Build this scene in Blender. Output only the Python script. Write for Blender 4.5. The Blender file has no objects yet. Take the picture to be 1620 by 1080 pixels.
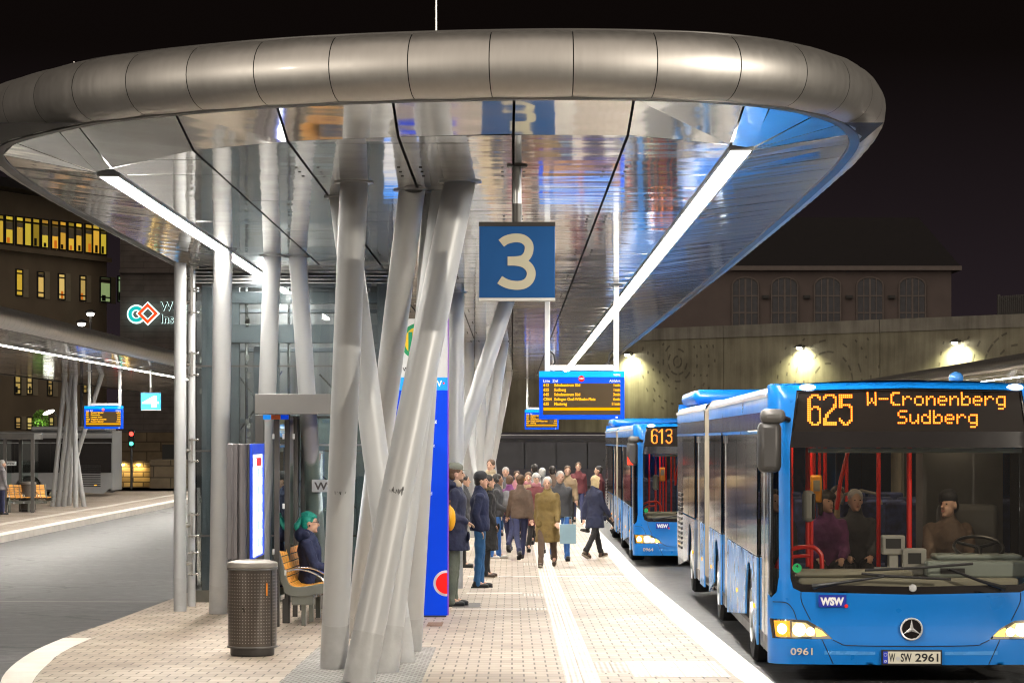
import bpy, bmesh, math, random
from mathutils import Vector, Matrix
from mathutils.geometry import delaunay_2d_cdt
from mathutils.bvhtree import BVHTree
random.seed(7)
SC = bpy.context.scene
COL = SC.collection
PI = math.pi
R = math.radians

# ------------------------------------------------------------------ camera, world, light
F, CX, HY, CZ = 4050.0, 810.0, 695.0, 1.78      # focal length in photo pixels, centre column, horizon row, eye height
cam_data = bpy.data.cameras.new('camera')
cam_data.sensor_width = 36.0
cam_data.lens = F / 1620 * 36
cam_data.shift_y = (HY - 540) / 1620
cam_data.clip_end = 3000
cam = bpy.data.objects.new('camera', cam_data)
COL.objects.link(cam)
cam.location = (0, 0, CZ)
cam.rotation_euler = (PI / 2, 0, 0)
SC.camera = cam

world = bpy.data.worlds.new('World')
SC.world = world
world.use_nodes = True
wn = world.node_tree.nodes
bg = wn['Background']
wt = wn.new('ShaderNodeTexCoord')
wsep = wn.new('ShaderNodeSeparateXYZ')
wramp = wn.new('ShaderNodeValToRGB')
world.node_tree.links.new(wt.outputs['Generated'], wsep.inputs[0])
world.node_tree.links.new(wsep.outputs['Z'], wramp.inputs[0])
world.node_tree.links.new(wramp.outputs[0], bg.inputs['Color'])
wramp.color_ramp.elements[0].position = 0.0
wramp.color_ramp.elements[0].color = (0.0075, 0.0052, 0.0064, 1)
wramp.color_ramp.elements[1].position = 0.15
wramp.color_ramp.elements[1].color = (0.0012, 0.0008, 0.0007, 1)
bg.inputs['Strength'].default_value = 1.0

# the faint glow of the city over the square
sun_d = bpy.data.lights.new('city_glow', 'SUN')
sun_d.energy = 0.36
sun_d.angle = R(110)
sun_d.color = (1.0, 0.86, 0.72)
sun = bpy.data.objects.new('city_glow', sun_d)
COL.objects.link(sun)
sun.rotation_euler = (R(58), 0, R(-12))

# added fill lights on unseen masts behind the camera, for the front
def fill_mast_light(x, y, z, w):
    d = bpy.data.lights.new('fill_mast_light', 'POINT'); d.energy = w; d.color = (1.0, .90, .76); d.shadow_soft_size = .22
    o = bpy.data.objects.new('fill_mast_light', d); COL.objects.link(o); o.location = (x, y, z); return o
FILL_MASTS = [(-17.0, 3.0, 6.0, 1300), (14.5, 5.0, 6.0, 3400)]
for m_ in FILL_MASTS: fill_mast_light(*m_)

SC.view_settings.view_transform = 'Standard'
SC.view_settings.look = 'None'
SC.view_settings.exposure = 1.70
SC.view_settings.gamma = 1.0
SC.cycles.use_denoising = True
SC.cycles.filter_width = 1.15
SC.cycles.max_bounces = 10
SC.cycles.transparent_max_bounces = 16
SC.cycles.glossy_bounces = 5
SC.cycles.diffuse_bounces = 3
SC.cycles.sample_clamp_indirect = 6.0
SC.cycles.caustics_reflective = False
SC.cycles.caustics_refractive = False

# ------------------------------------------------------------------ where pixels of the photo lie in the place
def zg(y):
    return -0.012 * min(max(y, 10.0), 42.0)

KERB = 0.16
def PX(px, py, y):
    return Vector(((px - CX) * y / F, y, CZ - (py - HY) * y / F))

def GP(px, py, dz=0.0):
    y = 40.0
    for _ in range(80):
        y = 0.5 * y + 0.5 * F * (CZ - zg(y) - dz) / (py - HY)
    return Vector(((px - CX) * y / F, y, zg(y) + dz))

# ------------------------------------------------------------------ mesh helpers
class MB:
    def __init__(s):
        s.v = []; s.f = []; s.m = []
        s.cur = 0
    def mat(s, i):
        s.cur = i; return s
    def add(s, vs, fs):
        o = len(s.v)
        s.v += [tuple(v) for v in vs]
        for f in fs:
            s.f.append([i + o for i in f]); s.m.append(s.cur)
        return s
    def box(s, x0, x1, y0, y1, z0, z1, M=None):
        vs = [Vector(p) for p in ((x0,y0,z0),(x1,y0,z0),(x1,y1,z0),(x0,y1,z0),(x0,y0,z1),(x1,y0,z1),(x1,y1,z1),(x0,y1,z1))]
        if M is not None: vs = [M @ v for v in vs]
        return s.add(vs, [(3,2,1,0),(4,5,6,7),(0,1,5,4),(1,2,6,5),(2,3,7,6),(3,0,4,7)])
    def rings(s, rings, cap=True, closed=True):
        n = len(rings[0]); vs = []; fs = []
        for r in rings: vs += r
        k = n if closed else n - 1
        for i in range(len(rings) - 1):
            for j in range(k):
                a = i*n + j; b = i*n + (j+1) % n
                fs.append((a, b, b+n, a+n))
        if cap and closed:
            fs.append(tuple(range(n-1, -1, -1)))
            fs.append(tuple((len(rings)-1)*n + j for j in range(n)))
        return s.add(vs, fs)
    def tube(s, p0, p1, r0, r1=None, n=16, cap=True):
        r1 = r0 if r1 is None else r1
        p0 = Vector(p0); p1 = Vector(p1)
        d = (p1 - p0).normalized()
        a = d.orthogonal().normalized(); b = d.cross(a)
        rs = []
        for p, r in ((p0, r0), (p1, r1)):
            rs.append([p + (a*math.cos(2*PI*j/n) + b*math.sin(2*PI*j/n))*r for j in range(n)])
        return s.rings(rs, cap)
    def path(s, pts, r, n=8, cap=True):
        pts = [Vector(p) for p in pts]
        rr = r if isinstance(r, (list, tuple)) else [r]*len(pts)
        rs = []; a = None
        for i, p in enumerate(pts):
            d = (pts[min(i+1, len(pts)-1)] - pts[max(i-1, 0)]).normalized()
            a = d.orthogonal().normalized() if a is None else (a - d*a.dot(d)).normalized()
            b = d.cross(a)
            rs.append([p + (a*math.cos(2*PI*j/n) + b*math.sin(2*PI*j/n))*rr[i] for j in range(n)])
        return s.rings(rs, cap)
    def lathe(s, prof, c=(0,0,0), n=24, cap=True):
        c = Vector(c)
        return s.rings([[c + Vector((r*math.cos(2*PI*j/n), r*math.sin(2*PI*j/n), z)) for j in range(n)] for r, z in prof], cap)
    def ell(s, c, rad, M=None, nu=16, nv=10):
        c = Vector(c); rs = []
        for i in range(nv+1):
            t = -PI/2 + PI*i/nv
            q = max(math.cos(t), 0.02)
            ring = []
            for j in range(nu):
                p = Vector((rad[0]*q*math.cos(2*PI*j/nu), rad[1]*q*math.sin(2*PI*j/nu), rad[2]*math.sin(t)))
                if M is not None: p = M @ p
                ring.append(c + p)
            rs.append(ring)
        return s.rings(rs)
    def capsule(s, p0, p1, r0, r1, n=12, k=4):
        p0 = Vector(p0); p1 = Vector(p1)
        d = (p1 - p0)
        d = d.normalized() if d.length > 1e-6 else Vector((0,0,1))
        a = d.orthogonal().normalized(); b = d.cross(a)
        rs = []
        for i in range(k+1):
            t = -PI/2 + (PI/2)*i/k
            rs.append((p0 + d*(r0*math.sin(t)), max(r0*math.cos(t), r0*.03)))
        for i in range(k+1):
            t = (PI/2)*i/k
            rs.append((p1 + d*(r1*math.sin(t)), max(r1*math.cos(t), r1*.03)))
        return s.rings([[c + (a*math.cos(2*PI*j/n) + b*math.sin(2*PI*j/n))*r for j in range(n)] for c, r in rs])
    def prism(s, poly, z0, z1):
        """poly: list of (x,y); extruded from z0 to z1 (numbers or functions of y)"""
        f0 = z0 if callable(z0) else (lambda y: z0)
        f1 = z1 if callable(z1) else (lambda y: z1)
        n = len(poly)
        vs = [(x, y, f0(y)) for x, y in poly] + [(x, y, f1(y)) for x, y in poly]
        fs = [tuple(range(n-1, -1, -1)), tuple(range(n, 2*n))]
        fs += [(i, (i+1) % n, (i+1) % n + n, i+n) for i in range(n)]
        return s.add(vs, fs)
    def slab(s, poly, M, t):
        """poly (a,b) in the plane of matrix M (x=a, y=b), thickness t along +z of M"""
        n = len(poly)
        vs = [M @ Vector((a, b, 0)) for a, b in poly] + [M @ Vector((a, b, t)) for a, b in poly]
        fs = [tuple(range(n-1, -1, -1)), tuple(range(n, 2*n))]
        fs += [(i, (i+1) % n, (i+1) % n + n, i+n) for i in range(n)]
        return s.add(vs, fs)
    def build(s, name, mats, parent=None, smooth=True, bevel=0, loc=None, angle=35):
        me = bpy.data.meshes.new(name)
        me.from_pydata(s.v, [], s.f)
        mats = mats if isinstance(mats, (list, tuple)) else [mats]
        for m in mats: me.materials.append(m)
        me.polygons.foreach_set('material_index', s.m)
        if smooth and len(s.f):
            me.polygons.foreach_set('use_smooth', [True]*len(s.f))
            me.set_sharp_from_angle(angle=R(angle))
        me.update()
        o = bpy.data.objects.new(name, me)
        COL.objects.link(o)
        if loc is not None: o.location = loc
        if parent is not None: o.parent = parent
        if bevel:
            b = o.modifiers.new('bevel', 'BEVEL'); b.width = bevel; b.segments = 2; b.limit_method = 'ANGLE'; b.angle_limit = R(40)
            b.harden_normals = False
        return o

def tag(o, label=None, cat=None, group=None, kind=None):
    if label: o['label'] = label
    if cat: o['category'] = cat
    if group: o['group'] = group
    if kind: o['kind'] = kind
    return o
def thing(name, label, cat, loc=(0,0,0), rz=0, group=None):
    o = bpy.data.objects.new(name, None)
    o.empty_display_size = 0.2
    COL.objects.link(o); o.location = loc; o.rotation_euler = (0, 0, rz)
    return tag(o, label, cat, group)
def structure(o):
    o['kind'] = 'structure'; return o
def copy_tree(o, parent=None):
    c = o.copy(); COL.objects.link(c); c.parent = parent
    for ch in list(o.children): copy_tree(ch, c)
    return c
def smooth_curve(pts, n):
    """Catmull-Rom through 2-tuples, n points per piece"""
    out = []
    P = [Vector(p) for p in pts]
    for i in range(len(P)-1):
        p0 = P[max(i-1,0)]; p1 = P[i]; p2 = P[i+1]; p3 = P[min(i+2,len(P)-1)]
        for k in range(n):
            t = k/n
            out.append(0.5*((2*p1) + (p2-p0)*t + (2*p0-5*p1+4*p2-p3)*t*t + (3*p1-p0-3*p2+p3)*t*t*t))
    out.append(P[-1])
    return out

# frames for flat lettering: x right, y up, z toward the viewer
def frame_front(x, y, z):                      # faces the camera (-Y)
    return Matrix.Translation((x, y, z)) @ Matrix.Rotation(PI/2, 4, 'X')
FONT_CACHE = {}
def text_mesh(s, size, bold=0.0, align='LEFT'):
    key = (s, size, bold, align)
    if key in FONT_CACHE: return FONT_CACHE[key]
    cu = bpy.data.curves.new('text', 'FONT')
    cu.body = s; cu.size = size; cu.offset = bold; cu.align_x = align; cu.resolution_u = 4
    o = bpy.data.objects.new('text', cu)
    COL.objects.link(o)
    bpy.context.view_layer.update()
    me = bpy.data.meshes.new_from_object(o.evaluated_get(bpy.context.evaluated_depsgraph_get()))
    bpy.data.objects.remove(o); bpy.data.curves.remove(cu)
    vs = [v.co.copy() for v in me.vertices]; fs = [tuple(p.vertices) for p in me.polygons]
    bpy.data.meshes.remove(me)
    FONT_CACHE[key] = (vs, fs)
    return vs, fs
def put_text(mb, s, size, M, bold=0.0, align='LEFT', xs=1.0, width=None, height=None):
    vs, fs = text_mesh(s, size, bold, align)
    if not vs: return mb
    x0 = min(v.x for v in vs); x1 = max(v.x for v in vs)
    y0 = min(v.y for v in vs); y1 = max(v.y for v in vs)
    kx, ky, ox, oy = xs, 1.0, 0.0, 0.0
    if width: kx = width/(x1-x0); ox = -x0 if align == 'LEFT' else -(x0+x1)/2
    if height: ky = height/(y1-y0); oy = -y0
    return mb.add([M @ Vector(((v.x+ox)*kx, (v.y+oy)*ky, 0)) for v in vs], fs)
def led_dots(s, size, bold, pitch, dot, spacing=1.0):
    """positions of the lit diodes of a word drawn on a matrix"""
    vs, fs = text_mesh(s, size, bold, 'LEFT')
    bvh = BVHTree.FromPolygons(vs, fs)
    x0 = min(v.x for v in vs); x1 = max(v.x for v in vs)
    y0 = min(v.y for v in vs); y1 = max(v.y for v in vs)
    out = []
    ny = int((y1-y0)/pitch)+1; nx = int((x1-x0)/pitch)+1
    for j in range(ny+1):
        for i in range(nx+1):
            p = Vector((x0+(i+.3)*pitch, y0+(j+.3)*pitch, 1))
            if bvh.ray_cast(p, Vector((0,0,-1)))[0] is not None:
                out.append((p.x-x0, p.y-y0))
    return out, x1-x0, y1-y0

# ------------------------------------------------------------------ materials
EK = 0.42                                       # all lit surfaces, set against the exposure
def nt(name):
    m = bpy.data.materials.new(name); m.use_nodes = True
    t = m.node_tree; t.nodes.clear()
    return m, t.nodes, t.links
def mat(name, col, rough=.5, metal=0.0, var=.10, vscale=3.0, bump=0.0, bscale=60.0, coat=0.0, emit=None, es=0.0, stretch=(1,1,1), spec=.5, rvar=.08, aniso=0.0):
    m, N, L = nt(name)
    out = N.new('ShaderNodeOutputMaterial'); b = N.new('ShaderNodeBsdfPrincipled')
    L.new(b.outputs[0], out.inputs[0])
    tc = N.new('ShaderNodeTexCoord'); mp = N.new('ShaderNodeMapping'); mp.inputs['Scale'].default_value = stretch
    L.new(tc.outputs['Object'], mp.inputs[0])
    nz = N.new('ShaderNodeTexNoise'); nz.inputs['Scale'].default_value = vscale; nz.inputs['Detail'].default_value = 5
    L.new(mp.outputs[0], nz.inputs['Vector'])
    mx = N.new('ShaderNodeMix'); mx.data_type = 'RGBA'
    mr0 = N.new('ShaderNodeMapRange'); mr0.inputs['From Min'].default_value = .3; mr0.inputs['From Max'].default_value = .7
    L.new(nz.outputs['Fac'], mr0.inputs['Value']); L.new(mr0.outputs[0], mx.inputs['Factor'])
    mx.inputs[6].default_value = tuple(c*(1-var) for c in col) + (1,)
    mx.inputs[7].default_value = tuple(min(c*(1+var),1) for c in col) + (1,)
    L.new(mx.outputs[2], b.inputs['Base Color'])
    mr = N.new('ShaderNodeMapRange'); mr.inputs['To Min'].default_value = max(rough-rvar,.01); mr.inputs['To Max'].default_value = min(rough+rvar,1)
    L.new(nz.outputs['Fac'], mr.inputs['Value']); L.new(mr.outputs[0], b.inputs['Roughness'])
    b.inputs['Metallic'].default_value = metal
    b.inputs['Specular IOR Level'].default_value = spec
    b.inputs['Coat Weight'].default_value = coat; b.inputs['Coat Roughness'].default_value = .04
    if aniso: b.inputs['Anisotropic'].default_value = aniso
    if emit:
        b.inputs['Emission Color'].default_value = tuple(emit)+(1,); b.inputs['Emission Strength'].default_value = es*EK
    if bump:
        n2 = N.new('ShaderNodeTexNoise'); n2.inputs['Scale'].default_value = bscale; n2.inputs['Detail'].default_value = 4
        L.new(mp.outputs[0], n2.inputs['Vector'])
        bp = N.new('ShaderNodeBump'); bp.inputs['Strength'].default_value = bump; bp.inputs['Distance'].default_value = .02
        L.new(n2.outputs['Fac'], bp.inputs['Height']); L.new(bp.outputs[0], b.inputs['Normal'])
    return m
def emis(name, col, s):
    m, N, L = nt(name)
    out = N.new('ShaderNodeOutputMaterial'); e = N.new('ShaderNodeEmission')
    e.inputs[0].default_value = tuple(col)+(1,); e.inputs[1].default_value = s*EK
    L.new(e.outputs[0], out.inputs[0]); return m
def glass(name, tint=(.8,.9,.88), refl=1.0, rough=.01):
    m, N, L = nt(name)
    out = N.new('ShaderNodeOutputMaterial'); mx = N.new('ShaderNodeMixShader')
    tr = N.new('ShaderNodeBsdfTransparent'); tr.inputs[0].default_value = tuple(tint)+(1,)
    gl = N.new('ShaderNodeBsdfGlossy'); gl.inputs['Roughness'].default_value = rough
    fr = N.new('ShaderNodeFresnel'); fr.inputs[0].default_value = 1.5
    mu = N.new('ShaderNodeMath'); mu.operation = 'MULTIPLY'; mu.inputs[1].default_value = refl; mu.use_clamp = True
    L.new(fr.outputs[0], mu.inputs[0]); L.new(mu.outputs[0], mx.inputs[0])
    L.new(tr.outputs[0], mx.inputs[1]); L.new(gl.outputs[0], mx.inputs[2]); L.new(mx.outputs[0], out.inputs[0])
    return m

def paving_mat():
    m, N, L = nt('paving')
    out = N.new('ShaderNodeOutputMaterial'); b = N.new('ShaderNodeBsdfPrincipled'); L.new(b.outputs[0], out.inputs[0])
    g = N.new('ShaderNodeNewGeometry'); br = N.new('ShaderNodeTexBrick')
    L.new(g.outputs['Position'], br.inputs['Vector'])
    br.offset = .5; br.inputs['Scale'].default_value = 1.0
    br.inputs['Brick Width'].default_value = .206; br.inputs['Row Height'].default_value = .27
    br.inputs['Mortar Size'].default_value = .0085; br.inputs['Mortar Smooth'].default_value = .2; br.inputs['Bias'].default_value = 0.0
    br.inputs['Color1'].default_value = (.41,.345,.285,1); br.inputs['Color2'].default_value = (.31,.26,.215,1)
    br.inputs['Mortar'].default_value = (.10,.082,.06,1)
    nz = N.new('ShaderNodeTexNoise'); nz.inputs['Scale'].default_value = .9; nz.inputs['Detail'].default_value = 8; nz.inputs['Roughness'].default_value = .65
    L.new(g.outputs['Position'], nz.inputs['Vector'])
    cr = N.new('ShaderNodeValToRGB'); cr.color_ramp.elements[0].position = .3; cr.color_ramp.elements[0].color = (.80,.78,.75,1)
    cr.color_ramp.elements[1].position = .62; cr.color_ramp.elements[1].color = (1,1,1,1)
    L.new(nz.outputs['Fac'], cr.inputs[0])
    mx = N.new('ShaderNodeMix'); mx.data_type = 'RGBA'; mx.blend_type = 'MULTIPLY'; mx.inputs[0].default_value = 1
    L.new(br.outputs['Color'], mx.inputs[6]); L.new(cr.outputs[0], mx.inputs[7]); 
    n3 = N.new('ShaderNodeTexNoise'); n3.inputs['Scale'].default_value = .28; n3.inputs['Detail'].default_value = 6; n3.inputs['Distortion'].default_value = 1.2
    L.new(g.outputs['Position'], n3.inputs['Vector'])
    c3 = N.new('ShaderNodeValToRGB'); c3.color_ramp.elements[0].position = .36; c3.color_ramp.elements[0].color = (.80,.77,.72,1); c3.color_ramp.elements[1].position = .55; c3.color_ramp.elements[1].color = (1.03,1.02,1.0,1)
    L.new(n3.outputs['Fac'], c3.inputs[0])
    mx3 = N.new('ShaderNodeMix'); mx3.data_type = 'RGBA'; mx3.blend_type = 'MULTIPLY'; mx3.inputs[0].default_value = 1
    L.new(mx.outputs[2], mx3.inputs[6]); L.new(c3.outputs[0], mx3.inputs[7]); mx = mx3
    # dark specks of chewing gum and grit
    vo = N.new('ShaderNodeTexVoronoi'); vo.inputs['Scale'].default_value = 2.3; L.new(g.outputs['Position'], vo.inputs['Vector'])
    lt = N.new('ShaderNodeMath'); lt.operation = 'LESS_THAN'; lt.inputs[1].default_value = .06; L.new(vo.outputs['Distance'], lt.inputs[0])
    mx2 = N.new('ShaderNodeMix'); mx2.data_type = 'RGBA'; L.new(lt.outputs[0], mx2.inputs[0])
    L.new(mx.outputs[2], mx2.inputs[6]); mx2.inputs[7].default_value = (.2,.17,.14,1)
    L.new(mx2.outputs[2], b.inputs['Base Color'])
    b.inputs['Roughness'].default_value = .62
    bp = N.new('ShaderNodeBump'); bp.inputs['Strength'].default_value = .35; bp.inputs['Distance'].default_value = .006; bp.invert = True
    L.new(br.outputs['Fac'], bp.inputs['Height']); L.new(bp.outputs[0], b.inputs['Normal'])
    return m
def asphalt_mat():
    m, N, L = nt('asphalt')
    out = N.new('ShaderNodeOutputMaterial'); b = N.new('ShaderNodeBsdfPrincipled'); L.new(b.outputs[0], out.inputs[0])
    g = N.new('ShaderNodeNewGeometry')
    mp = N.new('ShaderNodeMapping'); mp.inputs['Scale'].default_value = (.10,.8,1); L.new(g.outputs['Position'], mp.inputs[0])
    nz = N.new('ShaderNodeTexNoise'); nz.inputs['Scale'].default_value = 1.0; nz.inputs['Detail'].default_value = 7; nz.inputs['Roughness'].default_value=.6
    L.new(mp.outputs[0], nz.inputs['Vector'])
    cr = N.new('ShaderNodeValToRGB'); e = cr.color_ramp.elements
    e[0].position = .38; e[0].color = (.028,.027,.026,1); e[1].position = .62; e[1].color = (.085,.081,.077,1)
    L.new(nz.outputs['Fac'], cr.inputs[0])
    n2 = N.new('ShaderNodeTexNoise'); n2.inputs['Scale'].default_value = 55; n2.inputs['Detail'].default_value = 3; L.new(g.outputs['Position'], n2.inputs['Vector'])
    mx = N.new('ShaderNodeMix'); mx.data_type = 'RGBA'; mx.blend_type = 'OVERLAY'; mx.inputs[0].default_value = .45
    L.new(cr.outputs[0], mx.inputs[6]); L.new(n2.outputs['Color'], mx.inputs[7])
    vo = N.new('ShaderNodeTexVoronoi'); vo.feature = 'DISTANCE_TO_EDGE'; vo.inputs['Scale'].default_value = .16; 
    nd = N.new('ShaderNodeTexNoise'); nd.inputs['Scale'].default_value = .8; nd.inputs['Detail'].default_value = 6; L.new(g.outputs['Position'], nd.inputs['Vector'])
    va = N.new('ShaderNodeMix'); va.data_type = 'RGBA'; va.blend_type = 'ADD'; va.inputs[0].default_value = 1.0; L.new(g.outputs['Position'], va.inputs[6]); L.new(nd.outputs['Color'], va.inputs[7]); va.clamp_result = False
    L.new(va.outputs[2], vo.inputs['Vector'])
    lt = N.new('ShaderNodeMath'); lt.operation = 'LESS_THAN'; lt.inputs[1].default_value = .006; L.new(vo.outputs['Distance'], lt.inputs[0])
    n6 = N.new('ShaderNodeTexNoise'); n6.inputs['Scale'].default_value = 4.5; n6.inputs['Detail'].default_value = 9; n6.inputs['Roughness'].default_value = .75; L.new(g.outputs['Position'], n6.inputs['Vector'])
    c6 = N.new('ShaderNodeValToRGB'); c6.color_ramp.elements[0].position = .36; c6.color_ramp.elements[0].color = (.48,.48,.48,1); c6.color_ramp.elements[1].position = .64; c6.color_ramp.elements[1].color = (1.35,1.35,1.35,1); L.new(n6.outputs['Fac'], c6.inputs[0])
    m6 = N.new('ShaderNodeMix'); m6.data_type = 'RGBA'; m6.blend_type = 'MULTIPLY'; m6.inputs[0].default_value = 1; L.new(mx.outputs[2], m6.inputs[6]); L.new(c6.outputs[0], m6.inputs[7])
    mc_ = N.new('ShaderNodeMix'); mc_.data_type = 'RGBA'; L.new(lt.outputs[0], mc_.inputs[0]); L.new(m6.outputs[2], mc_.inputs[6]); mc_.inputs[7].default_value = (.018,.017,.016,1); mx = mc_
    hs = N.new('ShaderNodeHueSaturation'); hs.inputs['Saturation'].default_value = .25; L.new(mx.outputs[2], hs.inputs['Color'])
    L.new(hs.outputs[0], b.inputs['Base Color'])
    mr = N.new('ShaderNodeMapRange'); mr.inputs['To Min'].default_value = .42; mr.inputs['To Max'].default_value = .75
    L.new(nz.outputs['Fac'], mr.inputs['Value']); L.new(mr.outputs[0], b.inputs['Roughness'])
    bp = N.new('ShaderNodeBump'); bp.inputs['Strength'].default_value = .3; bp.inputs['Distance'].default_value = .01
    L.new(n2.outputs['Fac'], bp.inputs['Height']); L.new(bp.outputs[0], b.inputs['Normal'])
    return m
def ribbed_mat(name, c1, c2, axis='X', scale=21.0):
    m, N, L = nt(name)
    out = N.new('ShaderNodeOutputMaterial'); b = N.new('ShaderNodeBsdfPrincipled'); L.new(b.outputs[0], out.inputs[0])
    g = N.new('ShaderNodeNewGeometry')
    w = N.new('ShaderNodeTexWave'); w.bands_direction = axis; w.inputs['Scale'].default_value = scale; w.inputs['Distortion'].default_value = 0
    L.new(g.outputs['Position'], w.inputs['Vector'])
    br = N.new('ShaderNodeTexBrick'); br.offset = 0; br.inputs['Scale'].default_value = 1; br.inputs['Brick Width'].default_value = .3; br.inputs['Row Height'].default_value = .3
    br.inputs['Mortar Size'].default_value = .004; br.inputs['Color1'].default_value = (1,1,1,1); br.inputs['Color2'].default_value = (.93,.92,.90,1); br.inputs['Mortar'].default_value = (.55,.5,.45,1)
    L.new(g.outputs['Position'], br.inputs['Vector'])
    mx = N.new('ShaderNodeMix'); mx.data_type = 'RGBA'; mx.inputs[6].default_value = c1+(1,); mx.inputs[7].default_value = c2+(1,)
    L.new(w.outputs['Fac'], mx.inputs[0])
    nz = N.new('ShaderNodeTexNoise'); nz.inputs['Scale'].default_value = 4; nz.inputs['Detail'].default_value = 8; L.new(g.outputs['Position'], nz.inputs['Vector'])
    cr = N.new('ShaderNodeValToRGB'); cr.color_ramp.elements[0].position = .32; cr.color_ramp.elements[0].color = (.78,.75,.70,1); cr.color_ramp.elements[1].position = .6
    L.new(nz.outputs['Fac'], cr.inputs[0])
    m1 = N.new('ShaderNodeMix'); m1.data_type = 'RGBA'; m1.blend_type = 'MULTIPLY'; m1.inputs[0].default_value = 1
    L.new(mx.outputs[2], m1.inputs[6]); L.new(br.outputs['Color'], m1.inputs[7])
    m2 = N.new('ShaderNodeMix'); m2.data_type = 'RGBA'; m2.blend_type = 'MULTIPLY'; m2.inputs[0].default_value = 1
    L.new(m1.outputs[2], m2.inputs[6]); L.new(cr.outputs[0], m2.inputs[7])
    L.new(m2.outputs[2], b.inputs['Base Color']); b.inputs['Roughness'].default_value = .6
    bp = N.new('ShaderNodeBump'); bp.inputs['Strength'].default_value = .5; bp.inputs['Distance'].default_value = .01
    L.new(w.outputs['Fac'], bp.inputs['Height']); L.new(bp.outputs[0], b.inputs['Normal'])
    return m
def brick_mat(name, c1, c2, mortar, w, h, msize, rough=.8, axes='XZ', bump=.4):
    m, N, L = nt(name)
    out = N.new('ShaderNodeOutputMaterial'); b = N.new('ShaderNodeBsdfPrincipled'); L.new(b.outputs[0], out.inputs[0])
    tc = N.new('ShaderNodeTexCoord'); sp = N.new('ShaderNodeSeparateXYZ'); cb = N.new('ShaderNodeCombineXYZ')
    L.new(tc.outputs['Object'], sp.inputs[0]); L.new(sp.outputs[axes[0]], cb.inputs['X']); L.new(sp.outputs[axes[1]], cb.inputs['Y'])
    br = N.new('ShaderNodeTexBrick'); L.new(cb.outputs[0], br.inputs['Vector'])
    br.inputs['Scale'].default_value = 1; br.inputs['Brick Width'].default_value = w; br.inputs['Row Height'].default_value = h; br.inputs['Mortar Size'].default_value = msize
    br.inputs['Color1'].default_value = c1+(1,); br.inputs['Color2'].default_value = c2+(1,); br.inputs['Mortar'].default_value = mortar+(1,)
    nz = N.new('ShaderNodeTexNoise'); nz.inputs['Scale'].default_value = 1.5; nz.inputs['Detail'].default_value = 8; L.new(tc.outputs['Object'], nz.inputs['Vector'])
    cr = N.new('ShaderNodeValToRGB'); cr.color_ramp.elements[0].position = .25; cr.color_ramp.elements[0].color = (.6,.6,.6,1); cr.color_ramp.elements[1].position = .65
    L.new(nz.outputs['Fac'], cr.inputs[0])
    mx = N.new('ShaderNodeMix'); mx.data_type = 'RGBA'; mx.blend_type = 'MULTIPLY'; mx.inputs[0].default_value = 1
    L.new(br.outputs['Color'], mx.inputs[6]); L.new(cr.outputs[0], mx.inputs[7]); L.new(mx.outputs[2], b.inputs['Base Color'])
    b.inputs['Roughness'].default_value = rough
    bp = N.new('ShaderNodeBump'); bp.inputs['Strength'].default_value = bump; bp.inputs['Distance'].default_value = .02; bp.invert = True
    L.new(br.outputs['Fac'], bp.inputs['Height']); L.new(bp.outputs[0], b.inputs['Normal'])
    return m
def soffit_mat():
    m, N, L = nt('satin_aluminium_panel')
    out = N.new('ShaderNodeOutputMaterial')
    tc = N.new('ShaderNodeTexCoord')
    mp = N.new('ShaderNodeMapping'); mp.inputs['Scale'].default_value = (.8,2.2,1); L.new(tc.outputs['Object'], mp.inputs[0])
    nz = N.new('ShaderNodeTexNoise'); nz.inputs['Scale'].default_value = 1.0; nz.inputs['Detail'].default_value = 1.5; L.new(mp.outputs[0], nz.inputs['Vector'])
    bp = N.new('ShaderNodeBump'); bp.inputs['Strength'].default_value = .10; bp.inputs['Distance'].default_value = .05
    L.new(nz.outputs['Fac'], bp.inputs['Height'])
    n2 = N.new('ShaderNodeTexNoise'); n2.inputs['Scale'].default_value = 2.0; n2.inputs['Detail'].default_value = 6; L.new(tc.outputs['Object'], n2.inputs['Vector'])
    mr = N.new('ShaderNodeMapRange'); mr.inputs['To Min'].default_value = .03; mr.inputs['To Max'].default_value = .10
    L.new(n2.outputs['Fac'], mr.inputs['Value'])
    a = N.new('ShaderNodeBsdfPrincipled'); a.inputs['Metallic'].default_value = 1; a.inputs['Base Color'].default_value = (.93,.915,.88,1)
    L.new(mr.outputs[0], a.inputs['Roughness']); L.new(bp.outputs[0], a.inputs['Normal'])
    b = N.new('ShaderNodeBsdfPrincipled'); b.inputs['Metallic'].default_value = .75; b.inputs['Base Color'].default_value = (.82,.80,.76,1); b.inputs['Roughness'].default_value = .5
    mx = N.new('ShaderNodeMixShader'); m2 = N.new('ShaderNodeMapRange'); m2.inputs['From Min'].default_value = .3; m2.inputs['From Max'].default_value = .7; m2.inputs['To Min'].default_value = .12; m2.inputs['To Max'].default_value = .26
    L.new(n2.outputs['Fac'], m2.inputs['Value']); L.new(m2.outputs[0], mx.inputs[0])
    L.new(a.outputs[0], mx.inputs[1]); L.new(b.outputs[0], mx.inputs[2]); L.new(mx.outputs[0], out.inputs[0])
    return m
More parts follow.
